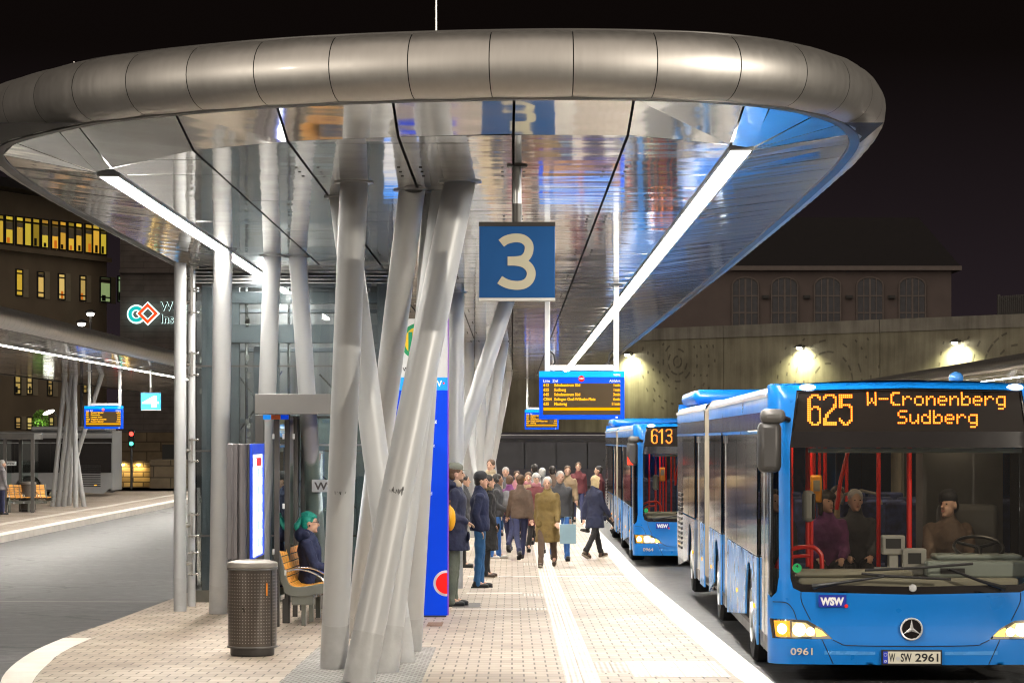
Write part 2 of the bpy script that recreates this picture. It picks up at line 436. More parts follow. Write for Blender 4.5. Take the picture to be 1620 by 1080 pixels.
def brushed_mat():
    m, N, L = nt('brushed_steel_cladding')
    out = N.new('ShaderNodeOutputMaterial'); b = N.new('ShaderNodeBsdfPrincipled'); L.new(b.outputs[0], out.inputs[0])
    b.inputs['Metallic'].default_value = 1.0
    tc = N.new('ShaderNodeTexCoord'); mp = N.new('ShaderNodeMapping'); mp.inputs['Scale'].default_value = (16,16,.4); L.new(tc.outputs['Object'], mp.inputs[0])
    nz = N.new('ShaderNodeTexNoise'); nz.inputs['Scale'].default_value = 1.5; nz.inputs['Detail'].default_value = 3; L.new(mp.outputs[0], nz.inputs['Vector'])
    cr = N.new('ShaderNodeValToRGB'); cr.color_ramp.elements[0].position = .3; cr.color_ramp.elements[0].color = (.66,.64,.61,1); cr.color_ramp.elements[1].position = .7; cr.color_ramp.elements[1].color = (.70,.68,.65,1)
    L.new(nz.outputs['Fac'], cr.inputs[0]); L.new(cr.outputs[0], b.inputs['Base Color'])
    mr = N.new('ShaderNodeMapRange'); mr.inputs['To Min'].default_value = .46; mr.inputs['To Max'].default_value = .56
    b.inputs['Coat Weight'].default_value = .35; b.inputs['Coat Roughness'].default_value = .13
    L.new(nz.outputs['Fac'], mr.inputs['Value']); L.new(mr.outputs[0], b.inputs['Roughness'])
    bp = N.new('ShaderNodeBump'); bp.inputs['Strength'].default_value = .02; bp.inputs['Distance'].default_value = .002
    L.new(nz.outputs['Fac'], bp.inputs['Height']); L.new(bp.outputs[0], b.inputs['Normal'])
    return m
def concrete_mat(name, col, vs=1.0):
    m, N, L = nt(name)
    out = N.new('ShaderNodeOutputMaterial'); b = N.new('ShaderNodeBsdfPrincipled'); L.new(b.outputs[0], out.inputs[0])
    tc = N.new('ShaderNodeTexCoord')
    mp = N.new('ShaderNodeMapping'); mp.inputs['Scale'].default_value = (1.6*vs,1.6*vs,.12*vs); L.new(tc.outputs['Object'], mp.inputs[0])
    nz = N.new('ShaderNodeTexNoise'); nz.inputs['Scale'].default_value = 1.2; nz.inputs['Detail'].default_value = 8; nz.inputs['Roughness'].default_value = .65; L.new(mp.outputs[0], nz.inputs['Vector'])
    n2 = N.new('ShaderNodeTexNoise'); n2.inputs['Scale'].default_value = .5*vs; n2.inputs['Detail'].default_value = 6; L.new(tc.outputs['Object'], n2.inputs['Vector'])
    ad = N.new('ShaderNodeMath'); ad.operation = 'ADD'; L.new(nz.outputs['Fac'], ad.inputs[0]); L.new(n2.outputs['Fac'], ad.inputs[1])
    cr = N.new('ShaderNodeValToRGB'); cr.color_ramp.elements[0].position = .75; cr.color_ramp.elements[0].color = tuple(c*.62 for c in col)+(1,)
    cr.color_ramp.elements[1].position = 1.2; cr.color_ramp.elements[1].color = tuple(c*1.25 for c in col)+(1,)
    mr = N.new('ShaderNodeMapRange'); mr.inputs['From Max'].default_value = 2; L.new(ad.outputs[0], mr.inputs['Value'])
    cr.color_ramp.elements[0].position = .37; cr.color_ramp.elements[1].position = .62
    L.new(mr.outputs[0], cr.inputs[0]); L.new(cr.outputs[0], b.inputs['Base Color']); b.inputs['Roughness'].default_value = .85
    bp = N.new('ShaderNodeBump'); bp.inputs['Strength'].default_value = .4; bp.inputs['Distance'].default_value = .03
    L.new(nz.outputs['Fac'], bp.inputs['Height']); L.new(bp.outputs[0], b.inputs['Normal'])
    return m

M = {}
M['paving'] = paving_mat()
M['asphalt'] = asphalt_mat()
M['kerb'] = mat('kerb_stone', (.62,.58,.52), .6, var=.12, vscale=2.5, bump=.15)
M['guide'] = ribbed_mat('guide_tile', (.50,.46,.41), (.70,.67,.62), 'X', 6.3)
M['guide_grey'] = ribbed_mat('guide_tile_grey', (.30,.27,.23), (.48,.44,.39), 'X', 6.3)
M['cobble'] = brick_mat('cobble', (.36,.35,.33), (.30,.29,.275), (.17,.16,.15), .07, .09, .012, .8, 'XY', .6)
M['soffit'] = soffit_mat()
M['brushed'] = brushed_mat()
M['seam'] = mat('dark_seam', (.02,.02,.02), .7)
M['roofing'] = mat('roof_membrane', (.12,.12,.115), .8)
M['strip'] = emis('fluorescent_strip', (1.0,.945,.86), 94.0)
M['steel_light'] = mat('light_metal', (.55,.56,.56), .35, .5, var=.05)
M['column'] = mat('column_paint', (.43,.44,.445), .40, .12, var=.025, vscale=2.2, rvar=.04)
M['column_foot'] = mat('column_foot_paint', (.40,.405,.405), .55, .1, var=.10, vscale=6, bump=.12, bscale=30)
M['graphite'] = mat('graphite_paint', (.055,.052,.050), .42, .3, var=.10, bump=.03)
M['grey_metal'] = mat('grey_metal', (.105,.10,.095), .45, .3, var=.06)
M['steel'] = mat('stainless_steel', (.62,.62,.60), .22, 1.0, var=.05)
M['black'] = mat('black_plastic', (.012,.012,.013), .35, var=.15)
M['rubber'] = mat('rubber', (.015,.014,.014), .8, var=.2, bump=.1)
M['white'] = mat('white_paint', (.75,.75,.73), .45, var=.05)
M['concrete'] = concrete_mat('wall_concrete', (.36,.335,.245))
# ================================================================== the setting: ground, platforms
mb = MB()
ys = [-80, 0, 10, 20, 30, 42, 60, 100, 160, 260, 700]
for a, b in zip(ys[:-1], ys[1:]):
    mb.add([(-500,a,zg(a)-KERB),(500,a,zg(a)-KERB),(500,b,zg(b)-KERB),(-500,b,zg(b)-KERB)], [(0,1,2,3)])
structure(mb.build('road', M['asphalt'], smooth=False))

def strip_sheet(name, x0, x1, y0, y1, dz, m):
    mb = MB(); cuts = [y0] + [c for c in (10.0, 42.0) if y0 < c < y1] + [y1]
    for a, b in zip(cuts[:-1], cuts[1:]):
        mb.add([(x0,a,zg(a)+dz),(x1,a,zg(a)+dz),(x1,b,zg(b)+dz),(x0,b,zg(b)+dz)], [(0,1,2,3)])
    return structure(mb.build(name, m, smooth=False))

tip = smooth_curve([(2.2,22.0),(2.12,19.5),(1.55,17.4),(.4,16.0),(-1.1,15.5),(-2.5,16.2),(-3.5,18.2),(-4.28,21.4),(-4.66,24.4),(-4.77,27.2),(-4.72,30.0)], 5)
tip = [(p.x, p.y) for p in tip]
def inset_pt(p):                                 # inner edge of the kerb stones, 0.3 m in
    cx, cy = -1.2, 24.0
    if p[1] >= 24: return (p[0]-.3 if p[0] > 0 else p[0]+.3, p[1])
    v = Vector((cx-p[0], cy-p[1])).normalized()*.31
    return (p[0]+v.x, p[1]+v.y)
outer = [(2.2, 118), (2.2, 42), (2.2, 30)] + tip + [(-4.72, 42), (-4.72, 118)]
inner = [inset_pt(p) for p in outer]
mb = MB()
n = len(outer)
for i in range(n-1):
    (x0,y0),(x1,y1) = outer[i], outer[i+1]
    (a0,b0),(a1,b1) = inner[i], inner[i+1]
    mb.add([(x0,y0,zg(y0)-KERB-.02),(x1,y1,zg(y1)-KERB-.02),(x1,y1,zg(y1)),(x0,y0,zg(y0))], [(3,2,1,0)])
    mb.mat(1 if x0 < -4 and y0 > 27.1 else 0)
    mb.add([(x0,y0,zg(y0)),(x1,y1,zg(y1)),(a1,b1,zg(b1)),(a0,b0,zg(b0))], [(0,1,2,3)])
    mb.mat(0)
structure(mb.build('kerb', [M['kerb'], M['paving']], smooth=False))
# paved surface: rows of quads so that the slope is followed
mb = MB()
def xspan(y):
    xs = []
    for i in range(n-1):
        (x0,y0),(x1,y1) = inner[i], inner[i+1]
        if (y0-y)*(y1-y) <= 0 and y0 != y1: xs.append(x0+(x1-x0)*(y-y0)/(y1-y0))
    return min(xs), max(xs)
rows = [15.83,15.9,16.1,16.4,16.9,17.5,18.2,19,20,21,22,23,24,25,26,27,28,29.9,33,38,42,60,117.9]
for a, b in zip(rows[:-1], rows[1:]):
    l0,r0 = xspan(a); l1,r1 = xspan(b)
    mb.add([(l0,a,zg(a)-.001),(r0,a,zg(a)-.001),(r1,b,zg(b)-.001),(l1,b,zg(b)-.001)], [(0,1,2,3)])
structure(mb.build('pavement', M['paving'], smooth=False))
# guide strips, boarding field, drain
strip_sheet('guide_strip', .45, .75, 20.5, 95, .004, M['guide'])
strip_sheet('boarding_field', 1.05, 1.89, 22.05, 23.9, .004, M['guide'])
strip_sheet('cross_guide', .755, 1.045, 22.5, 23.75, .004, M['guide_grey'])
for y0, y1, x0 in ((36.2, 37.0, .15), (32.6, 33.1, .1), (46.5,47.4,.2)):
    strip_sheet('cross_guide', x0, .445, y0, y1, .004, M['guide_grey'])
M['drain'] = mat('drain_channel', (.5,.5,.48), .4, .6)
strip_sheet('drain_channel', -.74, 2.15, 42.6, 42.78, .005, M['drain'])
strip_sheet('light_joint', -.78, .1, 32.75, 32.95, .004, M['kerb'])
strip_sheet('light_joint', -.66, .15, 37.0, 37.25, .004, M['kerb'])
strip_sheet('base_cobbles', -1.95, -.76, 19.6, 25.75, .004, M['cobble'])
M['manhole'] = mat('cast_iron', (.10,.09,.085), .6, .5, var=.2, bump=.4, bscale=80)
strip_sheet('manhole_cover', -.78, -.42, 33.2, 34.4, .004, M['manhole'])
M['rust'] = mat('rusty_iron', (.20,.11,.06), .8, .2, var=.3, bump=.4, bscale=60)
strip_sheet('drain_grate', -.98, -.80, 29.2, 30.0, .004, M['rust'])
M['joint'] = mat('asphalt_joint', (.16,.15,.14), .7, var=.2)
mb = MB()
pj = [(-16,27.0),(-4.9,29.2)]
mb.add([(-18,38.4,zg(38.4)-KERB+.004),(-4.75,37.6,zg(37.6)-KERB+.004),(-4.75,37.85,zg(37.85)-KERB+.004),(-18,38.7,zg(38.7)-KERB+.004)], [(0,1,2,3)])
structure(mb.build('road_joint', M['joint'], smooth=False))
# platform across the lane
Z4 = -.504
mb = MB(); mb.prism([(-12.0,44),(-12.6,125),(-20,125),(-20,44)], Z4-KERB-.02, Z4)
structure(mb.build('far_pavement', M['paving'], smooth=False))
mb = MB(); mb.prism([(-11.98,43.9),(-12.58,125.1),(-12.95,125.1),(-12.35,43.9)], Z4-KERB-.01, Z4+.012)
structure(mb.build('far_kerb', M['kerb'], smooth=False))
mb = MB(); mb.prism([(-13.6,60),(-13.9,120),(-14.2,120),(-13.9,60)], Z4, Z4+.006)
structure(mb.build('far_guide_strip', M['guide'], smooth=False))
mb = MB(); mb.prism([(15.6,44),(15.6,125),(23,125),(23,44)], Z4-KERB-.02, Z4)
structure(mb.build('side_pavement', M['paving'], smooth=False))
# pavement in front of the buildings at the back left
mb = MB(); mb.prism([(-60,112),(-10,114),(-10,150),(-60,150)], Z4-KERB-.02, Z4)
structure(mb.build('rear_pavement', M['cobble'], smooth=False))

# ================================================================== canopy
SOF = CZ + 2.23
LIP = CZ + 2.35
nose = [(-4.49,25.5),(-4.40,22.6),(-4.12,20.6),(-3.28,19.2),(-2.72,18.67),(-2.22,18.33),(-1.67,18.04),(-1.137,17.85),(-.525,17.71),(0,17.64),(.444,17.62),(1.003,17.68),(1.487,17.83),(1.967,18.2),(2.351,18.8),(2.62,19.65),(2.76,20.7),(2.84,22.5)]
nose = [(p.x,p.y) for p in smooth_curve(nose, 4)]
YEND = 96.0
lip = [(-4.52, y) for y in (YEND, 80, 60, 45, 34, 29.5)] + nose + [(2.88,26),(2.9,30),(2.92,36),(2.92,45),(2.92,60),(2.92,80),(2.92,YEND)]
def yfront(x):
    best = None
    for i in range(len(nose)-1):
        (x0,y0),(x1,y1) = nose[i], nose[i+1]
        if (x0-x)*(x1-x) <= 0 and x0 != x1:
            y = y0+(y1-y0)*(x-x0)/(x1-x0)
            best = y if best is None else min(best, y)
    return best
XL, XR = -3.50, 1.86
def ring_depth(x): return 1.12+.80*min(max((-x-2.2)/1.2,0),1)+.42*min(max((x-.9)/.9,0),1)
def crease(p):
    x = min(max(p[0], XL), XR)
    return (x, max(p[1], yfront(x)+ring_depth(x)))

def make_canopy():
    root = thing('platform_canopy', None, 'canopy')
    N_ = len(lip)
    nrm = []
    for i in range(N_):
        a = Vector(lip[max(i-1,0)]); b = Vector(lip[min(i+1,N_-1)])
        d = (b-a).normalized(); nrm.append(Vector((d.y, -d.x)))      # outward
    # arc length resample for the cladding segments
    pts = [Vector(p) for p in lip]
    s = [0]
    for a, b in zip(pts[:-1], pts[1:]): s.append(s[-1]+(b-a).length)
    def at(t):
        for i in range(N_-1):
            if t <= s[i+1] or i == N_-2:
                k = (t-s[i])/(s[i+1]-s[i]); return pts[i].lerp(pts[i+1], k), (nrm[i].lerp(nrm[i+1], k)).normalized()
    total = s[-1]
    rr = .23; zc = LIP + rr
    shell = MB(); inner_ = MB()
    seg = .545; gap = .007
    # align a seam with the front
    t = 0.0
    def ring(p, nn, r):
        out = []
        for k in range(15):
            a = -PI/2 + PI*k/14
            out.append(Vector((p.x+nn.x*r*math.cos(a)*1.0, p.y+nn.y*r*math.cos(a), zc+r*math.sin(a))))
        return out
    while t < total-.01:
        t1 = min(t+seg, total)
        rs = []
        for q in range(5):
            p, nn = at(t+gap/2+(t1-t-gap)*q/4)
            rs.append(ring(p, nn, rr + .006*math.sin(PI*q/4)))
        shell.rings(rs, cap=False, closed=False)
        t = t1
    cl = []
    t = 0
    while t < total:
        p, nn = at(t); cl.append(ring(p, nn, rr-.02)); t += .4
    inner_.rings(cl, cap=False, closed=False)
    shell.build('edge_cladding', M['brushed'], root)
    inner_.build('cladding_backing', M['seam'], root)
    # bottom lip profile and top upstand
    l = MB(); rs = []
    for i in range(N_):
        p, nn = pts[i], nrm[i]
        rs.append([Vector((p.x+nn.x*a, p.y+nn.y*a, z)) for a, z in ((.03,LIP-.012),(-.05,LIP-.012),(-.05,LIP+.03),(.03,LIP+.03))])
    l.rings(rs)
    rs = []
    for i in range(N_):
        p, nn = pts[i], nrm[i]
        rs.append([Vector((p.x+nn.x*a, p.y+nn.y*a, z)) for a, z in ((-.02,zc+rr-.01),(-.09,zc+rr-.01),(-.09,zc+rr+.022),(-.02,zc+rr+.022))])
    l.rings(rs)
    l.build('edge_trim', M['grey_metal'], root, bevel=.004)
    # roof skin
    r_ = MB()
    vs = [(p.x-nn.x*.05, p.y-nn.y*.05, zc+rr-.03) for p, nn in zip(pts, nrm)]
    r_.add(vs, [tuple(range(len(vs)))])
    r_.build('roof', M['roofing'], root, smooth=False)
    # sloping ring of panels between edge and flat soffit
    rp = MB()
    step = .92
    xs = [-3.30, -2.46, -1.68, -.84, .01, .85, 1.66]
    fr_t = []
    for xv in [XL]+xs+[XR]:
        for i in range(N_-1):
            if pts[i].y < 21 and pts[i].x <= xv < pts[i+1].x: fr_t.append(s[i]+(s[i+1]-s[i])*(xv-pts[i].x)/(pts[i+1].x-pts[i].x))
    ks = []
    t = fr_t[0]-step
    while t > 0: ks.insert(0, t); t -= step
    ks = [0]+ks+fr_t
    t = fr_t[-1]+.62
    while t < total: ks.append(t); t += (.62 if t < fr_t[-1]+2.4 else step)
    ks.append(total)
    cen = Vector((-.8, 60))
    g = .010
    for a, b in zip(ks[:-1], ks[1:]):
        pa, na = at(a+g); pb, nb = at(b-g)
        front = fr_t[0]-.001 <= a and b <= fr_t[-1]+.001
        pa = pa - na*.05; pb = pb - nb*.05
        ca = Vector(crease(pa)); cb = Vector(crease(pb))
        if front:
            xa_, xb_ = at(a)[0].x+g, at(b)[0].x-g
            ca = Vector((xa_, yfront(xa_)+ring_depth(xa_))); cb = Vector((xb_, yfront(xb_)+ring_depth(xb_)))
        if (ca-cb).length > .05:
            dd = (cb-ca).normalized()*g; ca2 = ca if front else ca+dd; cb2 = cb if front else cb-dd
            j = random.uniform(-.004,.004)
            v = [(pa.x,pa.y,LIP),(pb.x,pb.y,LIP),(cb2.x,cb2.y,SOF+.002+j),(ca2.x,ca2.y,SOF+.002)]
            rp.add(v, [(0,1,2),(0,2,3)])
        else:
            rp.add([(pa.x,pa.y,LIP),(pb.x,pb.y,LIP),(ca.x,ca.y,SOF+.002)], [(0,1,2)])
    rp.build('edge_panel', M['soffit'], root, smooth=False)
    # flat soffit panels
    sp = MB()
    xs = [XL+.02, -2.46, -1.68, -.86, .02, .86, XR-.02]
    xs = [-3.30, -2.46, -1.68, -.84, .01, .85, 1.66]
    for i in range(len(xs)-1):
        x0, x1 = xs[i]+.011, xs[i+1]-.011
        xm = (x0+x1)/2
        y = 17.0
        while y < YEND-.1:
            y1 = min(y+1.15, YEND)
            e0, e1 = (yfront(x)+ring_depth(x)+.006 for x in (x0, x1))
            tx, ty = random.gauss(0,.0016), random.gauss(0,.0018)
            def z(x, yy): return SOF + (x-xm)*tx + (yy-(y+y1)/2)*ty
            poly = [(x0,y+.004),(x1,y+.004),(x1,y1-.004),(x0,y1-.004)]
            def inside(p): return p[1] - (e0+(e1-e0)*(p[0]-x0)/(x1-x0))
            outp = []
            for q in range(4):
                pa_, pb_ = poly[q], poly[(q+1) % 4]; da, db = inside(pa_), inside(pb_)
                if da >= 0: outp.append(pa_)
                if da*db < 0: k = da/(da-db); outp.append((pa_[0]+(pb_[0]-pa_[0])*k, pa_[1]+(pb_[1]-pa_[1])*k))
            if len(outp) > 2: sp.add([(a_,b_,z(a_,b_)) for a_,b_ in outp], [tuple(range(len(outp)-1,-1,-1))])
            y = y1
    # side soffits outside the light strips
    sp.build('soffit', M['soffit'], root, smooth=False)
    bk = MB(); bk.add([(XL-.9,19.0,SOF+.12),(XR+.9,19.0,SOF+.12),(XR+.9,YEND,SOF+.12),(XL-.9,YEND,SOF+.12)], [(3,2,1,0)])
    bk.build('soffit_backing', M['seam'], root, smooth=False)
    # bolts in pairs beside the seams
    bo = MB()
    for x in (-1.68,-.84,.01,.85):
        y = 21.0
        while y < 60:
            for k in range(3):
                for sx in (-1,1):
                    bo.box(x+sx*.09-.012, x+sx*.09+.012, y+k*.35-.012, y+k*.35+.012, SOF-.006, SOF+.001)
            y += 4.6
    bo.build('bolt', M['graphite'], root, smooth=False)
    # light strips
    for x0, x1, y0 in ((1.675,1.845,19.66),(-3.49,-3.32,21.62)):
        st = MB(); y = y0
        while y < YEND-2:
            y1 = min(y+2.0, YEND-2); st.box(x0+.012, x1-.012, y, y1-.002, SOF-.012, SOF+.03); y = y1
        fr = MB()
        for xa, xb in ((x0-.012,x0+.010),(x1-.010,x1+.012)): fr.box(xa, xb, y0-.01, YEND-2, SOF-.016, SOF+.05)
        fr.box(x0-.012, x1+.012, y0-.03, y0-.004, SOF-.016, SOF+.05)
        f = fr.build('light_strip', M['steel_light'], root, smooth=False)
        st.build('lamp_cover', M['strip'], f, smooth=False)
    return root

def column(root, base, top, r, flange=True):
    b = Vector(base); t = Vector(top)
    d = (t-b).normalized()
    mb = MB(); mb.tube(b-d*.02, t+d*.06, r, r, 28)
    c = mb.build('column', M['column'], root)
    mb = MB(); mb.tube(b-d*.015, b+d*.42, r+.0025, r+.0025, 28)
    mb.build('column_foot', M['column_foot'], c)
    if flange:
        mb = MB()
        rs = [[Vector((t.x+q*1.0*math.cos(2*PI*j/24), t.y+q*math.sin(2*PI*j/24), z)) for j in range(24)] for q, z in ((r+.004,SOF-.012),(r+.05,SOF-.012),(r+.05,SOF-.002))]
        mb.rings(rs, cap=False); mb.build('flange', M['steel_light'], c)
    return c
def col_px(root, b, t, r, ztop=None, flange=True):
    zt = SOF if ztop is None else ztop
    yt = F*(zt-CZ)/(HY-t[1])
    return column(root, GP(*b), PX(t[0], t[1], yt), r, flange)

canopy = make_canopy()
canopy['label'] = 'large canopy with curved steel edge and mirrored soffit over the platform numbered 3'
far_canopy = copy_tree(canopy)
for ch in list(far_canopy.children):
    if ch.name.startswith('light_strip') and ch.data.vertices[0].co.x < 0:
        for g_ in list(ch.children): bpy.data.objects.remove(g_)
        bpy.data.objects.remove(ch)
far_canopy.location = (-13.45, 29.0, -.06)
far_canopy['label'] = 'canopy with lit strip across the empty lane, over the platform numbered 4'
side_canopy = copy_tree(canopy)
side_canopy.location = (20.9, 30.0, -.06)
side_canopy['label'] = 'canopy showing its steel edge above the roof of the front bus'
for o in (canopy, far_canopy, side_canopy): o['group'] = 'canopies over the bus platforms'

# front cluster
col_px(canopy, (528,1057), (560,288), .122)
col_px(canopy, (567,1078), (728,287), .135)
col_px(canopy, (608,1063), (704,300), .122)
col_px(canopy, (563,1008), (652,300), .118)
col_px(canopy, (648,1029), (688,306), .118)
col_px(canopy, (637,1047), (541,311), .118)
# scribbled tags on two of the columns
cols_ = [c for c in canopy.children if c.name.startswith('column') and 'cladding' not in c.name]
rs_ = random.Random(11)
for c, b, t, zz in ((cols_[0],(528,1057),(560,288),775),(cols_[1],(567,1078),(728,287),777)):
    k = (b[1]-zz)/(b[1]-t[1]); xm = b[0]+(t[0]-b[0])*k; p0 = GP(*b); y1 = F*(SOF-CZ)/(HY-t[1]); yy = p0.y+(y1-p0.y)*k
    r_ = .124 if c is cols_[0] else .137
    pts = []
    for i in range(34):
        a = -2.0+.9*i/33; pts.append(PX(xm,zz+rs_.uniform(-6,5)+(2 if i % 3 else -3),yy)+Vector((r_*math.cos(a), r_*math.sin(a)*1.02, 0)))
    mb = MB(); mb.path(pts, .0022, 5); mb.build('graffiti_scribble', M['graphite'], c)
# cluster at the lift
col_px(canopy, (345,970), (353,395), .112)
col_px(canopy, (410,966), (431,404), .108)
col_px(canopy, (508,962), (471,405), .108)
# clusters further along the platform
col_px(canopy, (719,930), (722,462), .124)
col_px(canopy, (655,926), (804,470), .124)
col_px(canopy, (690,918), (672,480), .12)
for b, t in (((763,850),(760,541)),((741,846),(742,541)),((751,850),(797,541)),((770,852),(728,545)),((736,840),(786,552))):
    col_px(canopy, b, t, .122, flange=False)
for b, t in (((765,802),(806,588)),((775,800),(779,590)),((786,803),(765,590))):
    col_px(canopy, b, t, .12, flange=False)
# columns of the canopy across the lane
far_off = Vector(far_canopy.location)
for b, t in (((83,801),(103,594)),((92,801),(114,594)),((133,801),(101,594)),((120,802),(118,596)),((109,800),(117,592)),((101,801),(120,596)),((97,799),(161,596))):
    zt = SOF-.06
    p0 = GP(*b); p1 = PX(t[0], t[1], 86.0); p1.z = zt; p1.x = (t[0]-CX)*86.0/F
    column(far_canopy, p0-far_off, p1-far_off, .082, flange=False)
for x0, x1 in ((-1.5,-.6),(-.9,-1.6),(-1.2,-.2),(-.4,-1.0)):
    column(far_canopy, Vector((x0,27.2,-.444)), Vector((x1,27.5,SOF)), .11, flange=False)
    column(side_canopy, Vector((x0,40,-.444)), Vector((x1,40.5,SOF)), .11, flange=False)
    column(side_canopy, Vector((x0,70,-.444)), Vector((x1,70.5,SOF)), .11, flange=False)
# lightning rods on the roof
for px, py, y, h, lab in ((690,52,18.6,1.1,'thin upright lightning rod at the middle of the canopy edge'),(117,101,20.0,.16,'short lightning rod near the left end of the canopy edge')):
    p = PX(px, py, y); p.z = LIP+.44
    mb = MB(); mb.tube((0,0,-.03), (0,0,h), .008, .006, 8); mb.tube((0,0,-.03),(0,0,.02),.03,.02,10)
    tag(mb.build('lightning_rod', M['steel_light'], loc=p), lab, 'lightning rod', 'lightning rods on the canopy')

def ring_poly(mb, cx, cz, r0, r1, a0, a1, y, t, n=24):
    Mx = Matrix.Translation((0,y,0)) @ Matrix.Rotation(PI/2,4,'X')
    for k in range(n):
        a, b = a0+(a1-a0)*k/n, a0+(a1-a0)*(k+1)/n
        mb.slab([(cx+r0*math.cos(a),cz+r0*math.sin(a)),(cx+r1*math.cos(a),cz+r1*math.sin(a)),(cx+r1*math.cos(b),cz+r1*math.sin(b)),(cx+r0*math.cos(b),cz+r0*math.sin(b))], Mx, t)

# ================================================================== retaining wall, building above it
W0 = PX(1020,520,166); W1 = PX(1700,493,142)
wdir = (W1-W0); wdir.z = 0; wlen = wdir.length; wdir.normalize()
wrz = math.atan2(wdir.y, wdir.x)
wall = thing('retaining_wall', 'tall concrete retaining wall with circle relief behind the buses', 'wall', (W0.x, W0.y, 0), wrz)
def wall_local(px, py):
    """point of the photo on the front plane of the wall -> (along, z)"""
    dx, dz = (px-CX)/F, -(py-HY)/F
    # (W0 + s*wdir) = t*(dx,1)
    den = wdir.x - dx*wdir.y
    s = (dx*W0.y - W0.x)/den
    y = W0.y + s*wdir.y
    return s, CZ + dz*y
WTOP = W0.z
x_a, x_b = -26.0, wlen+6
def wtop(s): return WTOP + (W1.z-WTOP)*s/wlen
joints = [x_a, wall_local(1145,560)[0]-27, wall_local(1145,560)[0], wall_local(1392,560)[0], x_b]
mb = MB()
for a, b in zip(joints[:-1], joints[1:]):
    a2, b2 = a+.03, b-.03
    mb.add([(a2,0,-1.2),(b2,0,-1.2),(b2,1.0,-1.2),(a2,1.0,-1.2),(a2,0,wtop(a2)-.75),(b2,0,wtop(b2)-.75),(b2,1.0,wtop(b2)-.75),(a2,1.0,wtop(a2)-.75)], [(3,2,1,0),(4,5,6,7),(0,1,5,4),(1,2,6,5),(2,3,7,6),(3,0,4,7)])
mb.build('wall_panel', M['concrete'], wall, smooth=False)
mb = MB()
M['concrete_light'] = concrete_mat('coping_concrete', (.36,.34,.29))
for a, b in zip(joints[:-1], joints[1:]):
    a2, b2 = a+.03, b-.03
    mb.add([(a2,-.06,wtop(a2)-.75),(b2,-.06,wtop(b2)-.75),(b2,1.1,wtop(b2)-.75),(a2,1.1,wtop(a2)-.75),(a2,-.06,wtop(a2)),(b2,-.06,wtop(b2)),(b2,1.1,wtop(b2)),(a2,1.1,wtop(a2))], [(3,2,1,0),(4,5,6,7),(0,1,5,4),(1,2,6,5),(2,3,7,6),(3,0,4,7)])
mb.build('coping', M['concrete_light'], wall, smooth=False)
mb = MB()
for px, py, rs in ((1072,572,(.35,.8,1.25,1.7,2.2,2.7,3.2)),(1310,606,(1.2,1.9,2.6,3.3,4.0)),(1610,590,(1.6,2.4,3.2,4.0,4.8,5.5))):
    s, z = wall_local(px, py)
    for i, r in enumerate(rs):
        nn = max(6, int(2*PI*r/(.62 if i % 2 else .9)))
        for k in range(nn):
            if random.random() < .2: continue
            a0 = 2*PI*(k+.5*(i % 2))/nn; da = (.10 if i > 2 else .24)/r*random.uniform(.7,1.2)
            zz = z+r*math.sin(a0)
            if -.3 < zz < wtop(s)-1.0:
                ring_poly(mb, s+0, z, r-.05, r+.06, a0-da, a0+da, -.001, .014, 3)
M['relief'] = concrete_mat('relief_shade_concrete', (.20,.185,.14))  # darker tone stands in for shade in the imprinted pattern
mb.build('relief_pattern', M['relief'], wall, smooth=False)

def spot(parent, loc, energy, size=R(120), col=(1,.95,.75), blend=.5, rot=(0,0,0), radius=.06):
    d = bpy.data.lights.new('lamp_light', 'SPOT'); d.energy = energy; d.spot_size = size; d.spot_blend = blend; d.color = col; d.shadow_soft_size = radius
    o = bpy.data.objects.new('lamp_light', d); COL.objects.link(o); o.parent = parent; o.location = loc; o.rotation_euler = rot
    return o
M['lamp_hot'] = emis('lamp_bulb', (1.0,.97,.80), 60)
for px, py, lab in ((1000,560,'wall lamp shining down on the concrete beside the canopy edge'),(1272,549,'wall lamp shining down on the concrete above the destination display'),(1518,541,'wall lamp shining down on the concrete above the far end of the bus roof')):
    s, z = wall_local(px, py)
    p = Vector((W0.x+wdir.x*s, W0.y+wdir.y*s, z))
    t = thing('wall_lamp', lab, 'lamp', p, wrz, 'lamps along the concrete wall')
    mb = MB(); mb.box(-.10,.10,-.01,.05,-.12,.12); mb.path([(0,0,.05),(0,-.18,.16),(0,-.42,.14)], .035, 8); mb.build('bracket', M['graphite'], t)
    mb = MB(); mb.lathe([(.05,.12),(.20,.06),(.34,-.02),(.33,-.05),(.02,-.03)], (0,-.46,.02), 20); mb.build('lamp_shade', M['graphite'], t)
    mb = MB(); mb.ell((0,-.46,-.06), (.16,.16,.09)); mb.build('lamp_bulb', M['lamp_hot'], t)
    spot(t, (0,-.62,-.10), 560, R(140), (1,.95,.55), .9, (R(22),0,0))

